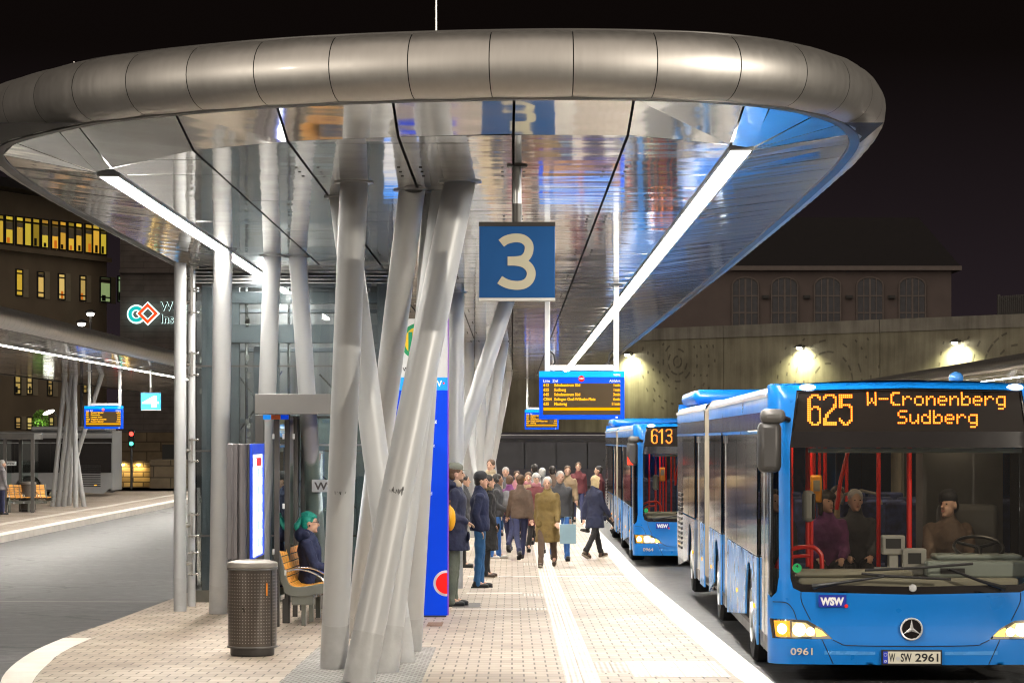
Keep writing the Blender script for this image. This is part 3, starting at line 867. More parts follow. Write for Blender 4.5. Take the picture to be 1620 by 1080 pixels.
bm_ = mat('plaster_dim', (.17,.135,.125), .9, var=.12, vscale=.6, bump=.1)
M['roof_dark'] = mat('slate_roof', (.018,.015,.016), .8, var=.2)
M['win_dark'] = mat('dark_window_pane', (.05,.05,.06), .15, var=.3)
M['win_frame'] = mat('window_frame', (.20,.165,.15), .7)
Yb = 190.0
bl = PX(1010,520,Yb); br_ = PX(1505,428,Yb)
hall = thing('old_hall', 'dim plastered hall with tall arched windows above the concrete wall', 'building', (0,Yb,0))
mb = MB(); mb.box(bl.x, br_.x, 0, 12, -1, br_.z); mb.build('facade', bm_, hall, smooth=False)
mb = MB(); mb.box(bl.x-.3, br_.x+.7, -.5, 12.5, br_.z, br_.z+.32); mb.build('cornice', M['win_frame'], hall, smooth=False)
rt = PX(1400,365,Yb).z
mb = MB(); mb.add([(bl.x-.3,-.4,br_.z+.33),(br_.x+.6,-.4,br_.z+.33),(br_.x-1.5,6,rt+1.5),(bl.x-.3,6,rt+1.5),(br_.x+.6,12.4,br_.z+.33),(bl.x-.3,12.4,br_.z+.33)], [(0,1,2,3),(1,4,2),(3,2,4,5)]); mb.build('roof', M['roof_dark'], hall, smooth=False)
for px in (1179,1241,1309,1376,1443):
    c = PX(px, 470, Yb); hw = .92; z1 = PX(px, 452, Yb).z; z0 = 7.2
    arc = [(c.x-hw, z0),(c.x+hw, z0)] + [(c.x+hw*math.cos(a), z1+.55*math.sin(a)) for a in [PI*k/10 for k in range(11)]]
    Mx = Matrix.Translation((0,-.03,0)) @ Matrix.Rotation(PI/2,4,'X')
    mb = MB(); mb.slab(arc, Mx, .05)
    w = mb.build('window', M['win_dark'], hall, smooth=False)
    mb = MB()
    for dx in (-.46,0,.46): mb.box(c.x+dx-(.07 if dx == 0 else .035), c.x+dx+(.07 if dx == 0 else .035), -.14, -.085, z0, z1+.5)
    for zz in (z1-2.0, z1-.75): mb.box(c.x-hw, c.x+hw, -.145, -.087, zz-.05, zz+.05)
    o_arc = [(c.x+hw*1.06*math.cos(a), -.11, z1+.62*math.sin(a)) for a in [PI*k/14 for k in range(15)]]
    mb.path([(c.x+hw*1.06,-.11,z0)]+o_arc+[(c.x-hw*1.06,-.11,z0)], .07, 6)
    mb.build('window_frame', M['win_frame'], w, smooth=False)
for px in (1211,1276,1343,1410):
    c = PX(px, 470, Yb); mb = MB(); mb.box(c.x-.25, c.x+.25, -.25, -.02, c.z-.12, c.z+.14); mb.box(c.x-.18, c.x+.18, -.32, -.251, c.z-.06, c.z+.08)
    mb.build('wall_light', M['graphite'], hall, smooth=False)
a = PX(1580,470,150); b = PX(1660,470,146)
mb = MB()
for k in range(26):
    t = k/25; x = a.x+(b.x-a.x)*t; y = a.y+(b.y-a.y)*t
    mb.box(x-.05, x+.05, y-.03, y+.03, 7.5, a.z+.05)
for zz in (8.3, a.z-.25): mb.add([(a.x,a.y,zz),(b.x,b.y,zz),(b.x,b.y,zz+.1),(a.x,a.y,zz+.1)], [(0,1,2,3)])
mb.box(a.x-.08, a.x+.08, a.y-.1, a.y+.1, 7.5, a.z+.15)
tag(mb.build('metal_fence', M['grey_metal'], smooth=False), 'dark vertical bar fence on top of the concrete wall', 'fence')

# ================================================================== buildings at the back left
A2 = Vector((-37.5,118)); B2 = Vector((-23.75,150))
fd = (B2-A2).normalized()
frz = math.atan2(fd.y, fd.x)
office = thing('office_building', 'dark office block with rows of lit yellow windows', 'building', (A2.x, A2.y, 0), frz)
def off(px, py):
    dx, dz = (px-CX)/F, -(py-HY)/F
    s = (dx*A2.y - A2.x)/(fd.x - dx*fd.y)
    y = A2.y + s*fd.y
    return s, CZ+dz*y
M['plaster_brown'] = mat('brown_render', (.27,.215,.15), .9, var=.15, vscale=.5)
M['win_yellow'] = mat('lit_yellow_window', (.3,.2,.05), .5, emit=(1.0,.62,.06), es=.42, var=.5, vscale=2)
M['win_warm'] = mat('lit_warm_window', (.3,.2,.05), .5, emit=(1.0,.70,.22), es=.5, var=.5, vscale=2)
M['win_green'] = mat('lit_pale_window', (.3,.3,.2), .5, emit=(.62,.85,.42), es=.5, var=.5, vscale=2)
M['room_red'] = mat('room_orange', (.4,.10,.02), .6, emit=(1,.25,.02), es=.35)
M['frame_dark'] = mat('dark_window_frame', (.03,.03,.028), .6)
M['reveal'] = mat('light_reveal', (.42,.36,.25), .8)
s_end = (B2-A2).length
ztop = off(120, 352)[1]
mb = MB(); mb.box(0, s_end, 0, 10, -1, off(120,320)[1]); mb.build('facade', M['plaster_brown'], office, smooth=False)
mb = MB(); mb.box(-.2, s_end+1.6, -1.6, 10, off(120,320)[1]+.0, off(120,320)[1]+.5); mb.build('roof', M['roof_dark'], office, smooth=False)
mb = MB(); mb.box(0, s_end, -.35, -.01, off(80,398)[1]-.25, off(80,398)[1]); mb.build('ledge', M['plaster_brown'], office, smooth=False)
wr_ = random.Random(5)
def room(base):
    e = dict(win_yellow=(1.0,.62,.06), win_warm=(1.0,.66,.20), win_green=(.62,.85,.42))[base]
    k = wr_.uniform(.16,.52)
    return mat('lit_room_'+base, (.2,.14,.05), .4, emit=tuple(c*wr_.uniform(.85,1.1) for c in e), es=k, var=.5, vscale=2)
def win(parent, s0, s1, z0, z1, m, bars=(.2,), reveal=True, mull=0):
    for nm in ('win_yellow','win_warm','win_green'):
        if m is M[nm]: m = room(nm); break
    mb = MB(); mb.box(s0, s1, -.03, -.005, z0, z1)
    w = mb.build('window', m, parent, smooth=False)
    mb = MB(); t = .07
    mb.box(s0-t, s0, -.08, -.004, z0-t, z1+t); mb.box(s1, s1+t, -.08, -.004, z0-t, z1+t)
    mb.box(s0, s1, -.08, -.004, z0-t, z0); mb.box(s0, s1, -.08, -.004, z1, z1+t)
    for b in bars: mb.box(s0, s1, -.075, -.031, z0+(z1-z0)*b-.04, z0+(z1-z0)*b+.04)
    for k in range(mull): xx = s0+(s1-s0)*(k+1)/(mull+1); mb.box(xx-.03, xx+.03, -.076, -.031, z0, z1)
    mb.build('window_frame', M['frame_dark'], w, smooth=False)
    if z1-z0 > .6 and wr_.random() < .6:
        mb = MB(); hb = (z1-z0)*wr_.uniform(.12,.55); mb.box(s0+.02, s1-.02, -.045, -.033, z1-hb, z1-.01); mb.build('blind', M['reveal'], w, smooth=False)
    if z1-z0 > .6 and wr_.random() < .7:
        mb = MB(); x_ = s0+(s1-s0)*wr_.uniform(.1,.5); mb.box(x_, x_+(s1-s0)*.4, -.042, -.032, z0+.02, z0+(z1-z0)*wr_.uniform(.2,.4)); mb.build('room_furniture', M['frame_dark'] if wr_.random() < .5 else M['room_red'], w, smooth=False)
    if reveal:
        mb = MB(); mb.box(s1+t, s1+t+.55, -.05, -.003, z0-.1, z1+.1); mb.build('shutter', M['reveal'], w, smooth=False)
for x0, x1 in ((-3,4),(8,19),(25,35),(38,48),(51,61),(65,75),(81,91),(94,103),(107,116),(119,128),(134,144),(146,156),(158,167)):
    yb = 383+ (x0-0)*.115; yt_ = 349+x0*.105
    s0, zA = off(x0, yb); s1, _ = off(x1, yb); z1 = off(x0, yt_)[1]
    if s0 < 0: continue
    win(office, s0, s1, zA, z1, M['win_yellow'], (), False)
    za, zb = off(x0, yt_-3)[1], off(x0, yt_-8)[1]
    win(office, s0, s1, za, zb, M['win_yellow'], (), False)
for x0, x1, y0, y1, m in ((25,34,466,427,'win_yellow'),(59,68,469,431,'win_warm'),(92,101,472,434,'win_warm'),(126,134,474,437,'win_warm'),(158,173,476,439,'win_green'),(186,192,476,438,'win_green')):
    s0, z0 = off(x0,y0); s1, _ = off(x1,y0); z1 = off(x0,y1)[1]
    win(office, s0, s1, z0, z1, M[m], (.17,.87))
for x0, x1, y0, y1, m in ((23,31,622,588,'win_warm'),(42,49,622,588,'win_warm'),(75,81,624,590,'win_warm'),(131,136,620,592,'win_warm'),(24,31,676,661,'win_warm'),(42,49,678,661,'win_warm'),(77,83,676,661,'win_warm')):
    s0, z0 = off(x0,y0); s1, _ = off(x1,y0); z1 = off(x0,y1)[1]
    win(office, s0, s1, z0, z1, M[m], (.2,.5))

Yi = 146.0
inst = thing('institute_building', 'grey rendered block with the glowing institute sign and a sandstone base', 'building', (0,Yi,0))
M['grey_render'] = brick_mat('grey_cladding', (.125,.105,.098), (.115,.098,.09), (.08,.068,.064), 3.0, .33, .02, .85, 'XZ', .3)
M['sandstone'] = brick_mat('sandstone', (.20,.15,.09), (.15,.11,.065), (.07,.05,.03), 1.6, .55, .03, .85, 'XZ', .6)
ix0, ix1 = (190-CX)*Yi/F, -13.0
mb = MB(); mb.box(ix0, ix1, 0, 14, 2.2, 16); mb.build('facade', M['grey_render'], inst, smooth=False)
mb = MB(); mb.box(ix0-.02, ix1+.3, -.25, 14, PX(0,432,Yi).z, PX(0,427,Yi).z); mb.build('ledge', M['grey_render'], inst, smooth=False)
mb = MB(); mb.box(ix0-1.6, ix1+.1, -.2, 14, -1, 2.19); mb.build('stone_base', M['sandstone'], inst, smooth=False)
mb = MB(); mb.box(-19.9,-18.3,-.35,-.201,-.4,1.5); mb.build('door', M['frame_dark'], inst, smooth=False)
# backlit sign: interlocked ring and square, two lines of letters
sign = thing('institute_sign', 'backlit institute sign with teal ring, red square and two lines of dark letters', 'sign', (0,Yi-.35,0))
def sx(px): return (px-CX)*(Yi-.35)/F
def sz(py): return CZ-(py-HY)*(Yi-.35)/F
halo = emis('sign_halo', (.70,1.0,.93), 1.5)
u = 146/F
mb = MB()
ring_poly(mb, sx(216), sz(497), 5.5*u, 15*u, .5, 2*PI-.5, 0, .04)
cxq, czq = sx(234), sz(496)
for k in range(4):
    a, b = k*PI/2, (k+1)*PI/2
    Mx = Matrix.Translation((0,-.005,0)) @ Matrix.Rotation(PI/2,4,'X')
    mb.slab([(cxq+8*u*math.cos(a),czq+8*u*math.sin(a)),(cxq+19*u*math.cos(a),czq+19*u*math.sin(a)),(cxq+19*u*math.cos(b),czq+19*u*math.sin(b)),(cxq+8*u*math.cos(b),czq+8*u*math.sin(b))], Mx, .04)
mb.build('glow_panel', halo, sign, smooth=False)
mb = MB(); ring_poly(mb, sx(216), sz(497), 7*u, 12.5*u, .6, 2*PI-.6, -.10, .05)
mb.build('ring_emblem', mat('teal_sign', (.0,.35,.33), .5, emit=(0,.45,.42), es=.8), sign, smooth=False)
mb = MB()
for k in range(4):
    a, b = k*PI/2, (k+1)*PI/2
    Mx = Matrix.Translation((0,-.11,0)) @ Matrix.Rotation(PI/2,4,'X')
    mb.slab([(cxq+10*u*math.cos(a),czq+10*u*math.sin(a)),(cxq+16.5*u*math.cos(a),czq+16.5*u*math.sin(a)),(cxq+16.5*u*math.cos(b),czq+16.5*u*math.sin(b)),(cxq+10*u*math.cos(b),czq+10*u*math.sin(b))], Mx, .05)
mb.build('square_emblem', mat('red_sign', (.6,.05,.01), .5, emit=(1,.07,.01), es=.9), sign, smooth=False)
mb = MB(); put_text(mb, 'Wuppertal', .70, frame_front(sx(254),-.02,sz(491)), .022, xs=.95); put_text(mb, 'Institut', .70, frame_front(sx(254),-.02,sz(511)), .022, xs=.95)
mb.build('letter_glow', halo, sign, smooth=False)
mb = MB(); put_text(mb, 'Wuppertal', .70, frame_front(sx(254),-.10,sz(491)), .010, xs=.95); put_text(mb, 'Institut', .70, frame_front(sx(254),-.10,sz(511)), .010, xs=.95)
mb.build('letters', M['black'], sign, smooth=False)

# low planter wall of stone blocks with little lights
M['block_warm'] = brick_mat('stone_blocks', (.50,.36,.16), (.20,.14,.07), (.10,.07,.035), .95, .24, .03, .85, 'XZ', .7)
Yw = 122.0
pw = thing('planter_wall', 'low wall of coarse stone blocks with small warm lamps', 'wall', (0,Yw,0))
x0, x1, x2 = (180-CX)*Yw/F, (246-CX)*Yw/F, (300-CX)*Yw/F
mb = MB(); mb.box(x0, x1, 0, 1.0, -.55, PX(0,729,Yw).z); mb.build('block_wall', M['block_warm'], pw, smooth=False)
mb = MB(); mb.box(x1+.01, x2, -2.0, .9, -.55, PX(0,727,Yw-2).z); mb.build('block_wall', M['sandstone'], pw, smooth=False)
for px in (194,219):
    c = PX(px, 735, Yw-.15)
    mb = MB(); mb.ell((c.x,-.08,c.z), (.10,.06,.05)); mb.build('lamp', emis('warm_bulb', (1,.75,.25), 12), pw)
    spot(pw, (c.x,-.22,c.z+.02), 16, R(150), (1,.72,.28), .6, (R(30),0,0))

# street lamps with lit heads at the back left
for px, py, y, lab in ((143,497,112,'street lamp with small bright head, taller of the two'),(129,513,108,'street lamp with small bright head, shorter of the two')):
    p = PX(px, py, y)
    t = thing('street_lamp', lab+' above the far canopy', 'street lamp', (p.x, y, Z4), 0, 'street lamps behind the far canopy')
    mb = MB(); mb.tube((0,0,0),(0,0,p.z-Z4),.09,.05,10); mb.build('pole', M['graphite'], t)
    mb = MB(); mb.lathe([(.05,.22),(.25,.12),(.26,.06),(.05,.05)],(0,0,p.z-Z4),14); mb.build('lamp_head', M['graphite'], t)
    mb = MB(); mb.ell((0,0,p.z-Z4), (.16,.16,.08)); mb.build('lamp_bulb', emis('street_bulb', (1,.95,.85), 25), t)
    spot(t, (0,0,p.z-Z4-.12), 260, R(150), (1,.9,.72), .4)
# added masts that carry the fill lights, unseen behind the camera
for x, y, z, w in FILL_MASTS:
    t = thing('fill_mast', 'added light mast out of view behind the camera, filling the front', 'light mast', (x, y, zg(y)-KERB), 0, 'added fill light masts')
    mb = MB(); mb.tube((0,.5,0),(0,.5,z+.6),.09,.06,12); mb.path([(0,.5,z+.55),(0,.3,z+.75),(0,0,z+.72)],.04,8); mb.build('pole', M['graphite'], t)
    mb = MB(); mb.lathe([(.05,.70),(.38,.62),(.40,.52),(.02,.56)],(0,0,z),18); mb.build('lamp_head', M['graphite'], t)
# traffic lights
M['red_on'] = emis('red_signal', (1,.03,.02), 6); M['green_on'] = emis('green_signal', (.05,1,.7), 5)
for px, py, y, red, lab in ((208,686,118,1,'slim traffic light showing red above green beside the sandstone base'),(183,686,116,0,'traffic light with a red lamp at the end of the silver bus')):
    p = PX(px, py, y)
    t = thing('traffic_light', lab, 'traffic light', (p.x, y, Z4), 0, 'traffic lights at the junction')
    mb = MB(); mb.tube((0,0,0),(0,0,p.z-Z4-.2),.06,.05,8); mb.build('pole', M['graphite'], t)
    h = p.z-Z4
    mb = MB(); mb.box(-.14,.14,-.05,.12,h-.62,h+.2); mb.build('signal_head', M['black'], t, bevel=.02)
    mb = MB(); mb.ell((0,-.06,h),(.10,.05,.10)); mb.build('red_lamp', M['red_on'], t)
    if red:
        mb = MB(); mb.ell((0,-.06,h-.45),(.09,.05,.09)); mb.build('green_lamp', M['green_on'], t)
    else:
        mb = MB(); mb.ell((0,-.06,h-.45),(.09,.05,.09)); mb.build('dark_lamp', M['rubber'], t)
# floodlit clipped tree under a lantern
p = PX(64, 676, 112)
t = thing('clipped_tree', 'small rounded tree lit bright green by a lantern above the silver bus', 'tree', (p.x,112,Z4))
random.seed(3)
mb = MB()
for k in range(900):
    a = random.uniform(0,2*PI); b = math.acos(random.uniform(-1,1)); q = random.uniform(.6,1)**.5
    c = Vector((.36*q*math.sin(b)*math.cos(a), .36*q*math.sin(b)*math.sin(a), p.z-Z4+.25+.52*q*math.cos(b)))
    d1 = Vector((random.gauss(0,1),random.gauss(0,1),random.gauss(0,1))).normalized()*.05; d2 = d1.orthogonal().normalized()*.035
    mb.add([c-d1,c+d2,c+d1,c-d2], [(0,1,2,3)])
mb.build('crown', mat('leaves', (.10,.22,.02), .6, var=.3), t, smooth=False)
mb = MB(); mb.tube((0,0,0),(0,0,p.z-Z4),.06,.04,8); mb.build('trunk', mat('bark', (.08,.06,.04), .9), t)
q = PX(74, 652, 111)
t = thing('lantern', 'leaning street lantern with white head over the bright green tree', 'street lamp', (q.x+.5,111,Z4))
mb = MB(); mb.path([(0,0,0),(0,0,q.z-Z4-.2),(-.2,0,q.z-Z4+.02)],.05,8); mb.build('pole', M['graphite'], t)
mb = MB(); mb.ell((-.42,0,q.z-Z4), (.26,.12,.08), Matrix.Rotation(R(-20),3,'Y')); mb.build('lamp_head', emis('lantern_head', (1,1,.85), 8), t)
spot(t, (-.45,0,q.z-Z4-.12), 60, R(140), (.85,1,.6), .5, (0,R(25),0))
# ================================================================== hanging signs and boards
M['sign_blue'] = mat('sign_blue', (.002,.085,.30), .45, var=.06)
M['sign_cream'] = mat('sign_cream', (.58,.55,.42), .5, var=.04)
M['cyan_lit'] = mat('lit_cyan', (.02,.35,.8), .4, emit=(.05,.45,1.0), es=.75)
def poly_digit3(cx, cz, h):
    """a broad humanist three from two thick strokes, as outline bands"""
    out = []
    return out
def number_sign(name, txt, px0, px1, py0, py1, y, ypost, label, lit=False):
    p0 = PX(px0, py1, y); p1 = PX(px1, py0, y)
    w = p1.x-p0.x; h = p1.z-p0.z
    t = thing(name, label, 'sign', ((p0.x+p1.x)/2, y, p0.z), 0, 'platform number signs')
    mb = MB(); mb.box(-w/2, w/2, 0, .09, h*.04, h*.945); mb.build('panel', M['cyan_lit'] if lit else M['sign_blue'], t, bevel=.003)
    mb = MB(); mb.box(-w/2-.003, w/2+.003, -.004, .095, h*.945, h); mb.build('top_rail', M['graphite'], t, bevel=.002)
    mb = MB(); mb.box(-w/2-.003, w/2+.003, -.004, .095, 0, h*.038); mb.build('bottom_rail', M['white'], t, bevel=.002)
    mb = MB()
    if txt == '3':
        Mx = frame_front(.0, -.003, 0)
        # measured outline of the digit: centre line with a broad constant stroke
        top = []; k = w/120.0
        def P_(x, y_): return ((x-818)*k, (476-y_)*k)
        cl = [(793,385),(800,380),(810,377),(820,376.5),(829,379),(836,386),(837,395),(834,404),(827,410.5),(816,412.5),(803,412.8)]
        cl2 = [(803,413.2),(817,413.5),(829,416.5),(837,423),(840.5,432),(838,442),(830.5,449),(819,451.5),(806,450),(797,446.5),(790.5,442.5)]
        for L_, dpt in ((cl, 0), (cl2, .003)):
            q = smooth_curve(L_, 4); hw = 7.0
            left = []; right = []
            for i, p in enumerate(q):
                d = (q[min(i+1,len(q)-1)]-q[max(i-1,0)]).normalized(); nn = Vector((-d.y, d.x))
                left.append(P_(*(p+nn*hw))); right.append(P_(*(p-nn*hw)))
            for i in range(len(q)-1):
                vs = [Mx @ Vector((a,b,dpt)) for a,b in (left[i],left[i+1],right[i+1],right[i])]
                mb.add(vs, [(0,1,2,3)])
    else:
        put_text(mb, txt, 1, frame_front(0,-.003,h*.18), .03, 'CENTER', height=h*.62)
    mb.build('numeral', emis('lit_white', (1,1,1), 1.6) if lit else M['sign_cream'], t, smooth=False)
    mb = MB(); mb.tube((0,.045,h-.01),(0,.045,SOF-p0.z-(0 if not lit else .06)), .036, .036, 16); mb.build('hanger', M['steel_light'], t)
    mb = MB(); mb.tube((0,.045,h),(0,.045,h+.15), .043, .043, 16)
    zt = SOF-p0.z-(0 if not lit else .06)
    mb.build('hanger_sleeve', M['grey_metal'], t)
    mb = MB(); mb.tube((0,.045,zt-.012),(0,.045,zt), .085, .085, 20); mb.build('collar', M['grey_metal'], t)
    return t
number_sign('platform_sign', '3', 758, 878, 351, 476, 20.8, 20.8, 'blue square sign with a large cream numeral 3 hanging from the canopy')
number_sign('platform_sign', '4', 223, 254, 620, 649, 79.0, 79, 'small lit blue square sign with numeral 4 under the far canopy', True)

M['screen'] = mat('display_screen', (.025,.016,.007), .4, spec=.2, emit=(.25,.14,.04), es=.14)
M['board_blue'] = mat('board_blue', (.0,.035,.32), .5, spec=.1, emit=(.0,.075,.80), es=.55)
M['board_cyan'] = mat('board_cyan', (.0,.16,.45), .5, spec=.1, emit=(.0,.33,.95), es=.8)
M['amber'] = emis('amber_led', (1,.45,.015), 1.25)
M['amber_bar'] = emis('amber_bar', (1,.42,.0), .95)
M['lit_white'] = emis('lit_lettering', (1,1,1), .9)
M['lit_red'] = emis('lit_red_dot', (1,.03,.02), .9)
rows1 = [('613','Schulzentrum Süd','1min'),('625','Sudberg','1min'),('645','Schulzentrum Süd','3min'),('CE64','Solingen Graf-Wilhelm-Platz','6min'),('635','Mastweg','11min')]
rows2 = [('603','Ronsdorf Bahnhof','sofort'),('620','Robertstraße','1min'),('640','Lenneper Straße','3min'),('CE62','Wuppertal Universität','5min'),('650','Ronsdorf Bahnhof','11min')]
def board(px0, px1, py0, py1, y, label, rows, posts, ztop, dz=0):
    p0 = PX(px0, py1, y); p1 = PX(px1, py0, y); w = p1.x-p0.x; h = p1.z-p0.z
    t = thing('departure_board', label, 'display board', (p0.x, y, p0.z), 0, 'departure boards hanging from the canopies')
    mb = MB(); mb.box(0, w, 0, .16, 0, h*.875); mb.build('casing', M['board_blue'], t, bevel=.006)
    mb = MB(); mb.box(0, w, -.001, .16, h*.878, h); mb.build('header', M['board_cyan'], t, bevel=.004)
    mb = MB(); mb.box(w*.045, w*.952, -.004, .01, h*.095, h*.75); s = mb.build('screen', M['screen'], t, smooth=False)
    mb = MB()
    rh = h*.0975
    for i, (a, b, c) in enumerate(rows):
        z = h*.685 - i*rh
        hh = rh*.62
        put_text(mb, a, hh*1.35, frame_front(w*.05,-.007,z), .004*hh/.07, xs=.95)
        put_text(mb, b, hh*1.35, frame_front(w*.175,-.007,z), .004*hh/.07, xs=.92)
        put_text(mb, c, hh*1.35, frame_front(w*.95,-.007,z), .004*hh/.07, 'RIGHT', xs=.92)
    mb.build('lettering', M['amber'], s, smooth=False)
    mb = MB(); mb.box(w*.05, w*.95, -.007, -.0045, h*.185, h*.245); mb.build('amber_bar', M['amber_bar'], s, smooth=False)
    mb = MB()
    put_text(mb, 'Linie', h*.075, frame_front(w*.045,-.004,h*.775), .0008); put_text(mb, 'Ziel', h*.075, frame_front(w*.155,-.004,h*.775), .0008)
    put_text(mb, 'Abfahrt', h*.075, frame_front(w*.952,-.004,h*.775), .0008, 'RIGHT'); put_text(mb, 'WSW', h*.055, frame_front(w*.87,-.004,h*.905), .002)
    mb.box(w*.895, w*.92, -.006, -.004, h*.025, h*.06)
    mb.build('heading', M['lit_white'], t, smooth=False)
    mb = MB(); ring_poly(mb, w*.495, h*.845, 0, h*.065, 0, 2*PI, -.004, .003); mb.build('red_badge', M['lit_red'], t, smooth=False)
    mb = MB(); ring_poly(mb, w*.947, h*.907, 0, h*.011, 0, 2*PI, -.004, .003); mb.build('red_dot', M['lit_red'], t, smooth=False)
    mb = MB(); put_text(mb, 'wsw', h*.05, frame_front(w*.495,-.009,h*.832), .001, 'CENTER'); mb.box(w*.495-h*.05,w*.495+h*.05,-.009,-.0075,h*.86,h*.866); mb.build('badge_text', M['lit_white'], t, smooth=False)
    zt = ztop-p0.z
    for px in posts:
        x = (px-CX)*y/F-p0.x
        mb = MB(); mb.box(x-.038, x+.038, .03, .12, h+.0, zt); mb.build('hanger', M['white'], t, bevel=.006)
        mb = MB(); mb.box(x-.08, x+.08, -.01, .16, zt-.012, zt+.004); mb.build('flange', M['steel_light'], t, bevel=.003)
    if len(posts) > 1:
        xa = (posts[0]-CX)*y/F-p0.x; xb = (posts[1]-CX)*y/F-p0.x
        mb = MB(); mb.box(xa+.04, xb-.04, .04, .11, h+.015, h+.09); mb.build('cross_rail', M['white'], t, bevel=.004)
        mb = MB()
        for xx, sg in ((xa+.06,1),(xb-.06,-1)):
            mb.path([(xx,.08,h+.05),(xx+sg*.05,.08,h+.13),(xx+sg*.035,.08,h+.24),(xx-sg*.02,.08,h+.3)], .014, 6)
        mb.build('cable', M['black'], t)
    return t
board(853, 988, 587, 663, 36.8, 'blue departure board with amber rows, nearer one below the sign 3', rows1, (866,975), SOF)
board(830, 884, 648, 679, 93.0, 'small distant departure board half hidden behind the nearer one', rows1, (834,876), SOF)
board(133, 194, 642, 678, 81.0, 'blue departure board under the far canopy in front of slanted columns', rows2, (140.5,189), SOF-.06)

# ================================================================== blue information pylon
M['pylon_blue'] = mat('pylon_blue', (.0,.03,.42), .45, spec=.15, var=.03, emit=(.0,.065,.80), es=.36)
M['pylon_cyan'] = mat('pylon_cyan', (.0,.2,.7), .35, var=.03, emit=(.0,.26,.9), es=.55)
M['pylon_white'] = mat('pylon_white', (.62,.63,.65), .4, var=.03)
M['edge_violet'] = mat('pylon_edge', (.10,.02,.25), .4, emit=(.5,.05,.7), es=.25)
Yp = 31.1
def xp(px): return (px-CX)*Yp/F
def zp(py): return CZ-(py-HY)*Yp/F
pyl = thing('information_pylon', 'tall blue and white stop pylon with green H emblem behind the front columns', 'sign pylon', (0,Yp,0))
mb = MB(); mb.box(xp(607), xp(708), 0, .16, zg(Yp)+.02, zp(617)); mb.build('blue_panel', M['pylon_blue'], pyl, bevel=.004)
mb = MB(); mb.box(xp(607), xp(708), 0, .16, zp(617)+.001, zp(597)); mb.build('light_blue_band', M['pylon_cyan'], pyl, bevel=.003)
mb = MB(); mb.box(xp(607), xp(708), 0, .16, zp(597)+.001, zp(504)); mb.build('white_panel', M['pylon_white'], pyl, bevel=.003)
mb = MB(); mb.box(xp(606.5), xp(630), -.004, .10, zp(525), zp(503.5)); mb.build('corner_square', M['pylon_cyan'], pyl, smooth=False)
mb = MB(); mb.box(xp(609), xp(706), .01, .15, zg(Yp)-.01, zg(Yp)+.019); mb.build('base_plate', M['graphite'], pyl, smooth=False)
q = Yp/F
green = mat('sign_green', (.0,.24,.10), .45); yellow = mat('sign_yellow', (.75,.50,.01), .45)
mb = MB(); ring_poly(mb, xp(663), zp(540), 0, 29*q, 0, 2*PI, -.004, .003, 40); mb.build('emblem_disc', green, pyl, smooth=False)
mb = MB(); ring_poly(mb, xp(663), zp(540), 0, 23*q, 0, 2*PI, -.008, .003, 40); mb.build('emblem_field', yellow, pyl, smooth=False)
mb = MB()
for a, b, c, d in ((646,652.5,525,556),(673.5,680,525,556),(652.6,673.4,537.5,543.5)): mb.box(xp(a), xp(b), -.012, -.009, zp(d), zp(c))
mb.build('letter_h', green, pyl, smooth=False)
mb = MB(); put_text(mb, 'WSW', 10*q*1.35, frame_front(xp(699),-.006,zp(611)), .0015, 'RIGHT')
for py, s in ((668,'Cronenberg'),(687,'Elberfeld'),(700,'Solingen'),(706.5,'Graf-Wilhelm-Platz'),(738,'Mastweg'),(757,'Hahnerfeld'),(776.5,'Sudberg'),(782.5,'Schulzentrum Süd'),(814,'Küllenhahnerberg'),(839.5,'Hauptbahnhof'),(853,'Ronsdorf Hatzfeld'),(859.5,'Universität')):
    put_text(mb, s, 7.6*q, frame_front(xp({'Graf-Wilhelm-Platz':688,'Cronenberg':691,'Schulzentrum Süd':684,'Universität':670,'Ronsdorf Hatzfeld':675,'Hauptbahnhof':677}.get(s,678)),-.004,zp(py)), .0004, 'RIGHT')
mb.build('lettering', mat('pylon_lettering', (.8,.8,.8), .5, emit=(1,1,1), es=.45), pyl, smooth=False)
mb = MB(); put_text(mb, 'Wuppertal Hbf', 9*q, frame_front(xp(637),-.004,zp(587)), .001); mb.build('dark_lettering', M['black'], pyl, smooth=False)
mb = MB(); ring_poly(mb, xp(702), zp(606), 0, 1.6*q, 0, 2*PI, -.006, .002, 14)
mb.build('red_dot', mat('sign_red', (.7,.01,.01), .45), pyl, smooth=False)
def half_disc(r, y):
    mb = MB(); Mx = Matrix.Translation((0,y,0)) @ Matrix.Rotation(PI/2,4,'X')
    cxx, czz = xp(706), zp(922); xe = xp(707.6)
    pts = [(min(cxx+r*q*math.cos(a), xe), czz+r*q*math.sin(a)) for a in [2*PI*k/48 for k in range(48)]]
    mb.slab(pts, Mx, .002); return mb
half_disc(20.5, -.002).build('white_disc', M['pylon_white'], pyl, smooth=False)
half_disc(16.5, -.005).build('red_disc', mat('lit_sign_red', (.75,.0,.0), .4, emit=(.9,0,0), es=.4), pyl, smooth=False)
mb = MB(); mb.box(xp(708)+.001, xp(708)+.012, .02, .14, zg(Yp)+.02, zp(504)); mb.build('edge_strip', M['edge_violet'], pyl, smooth=False)

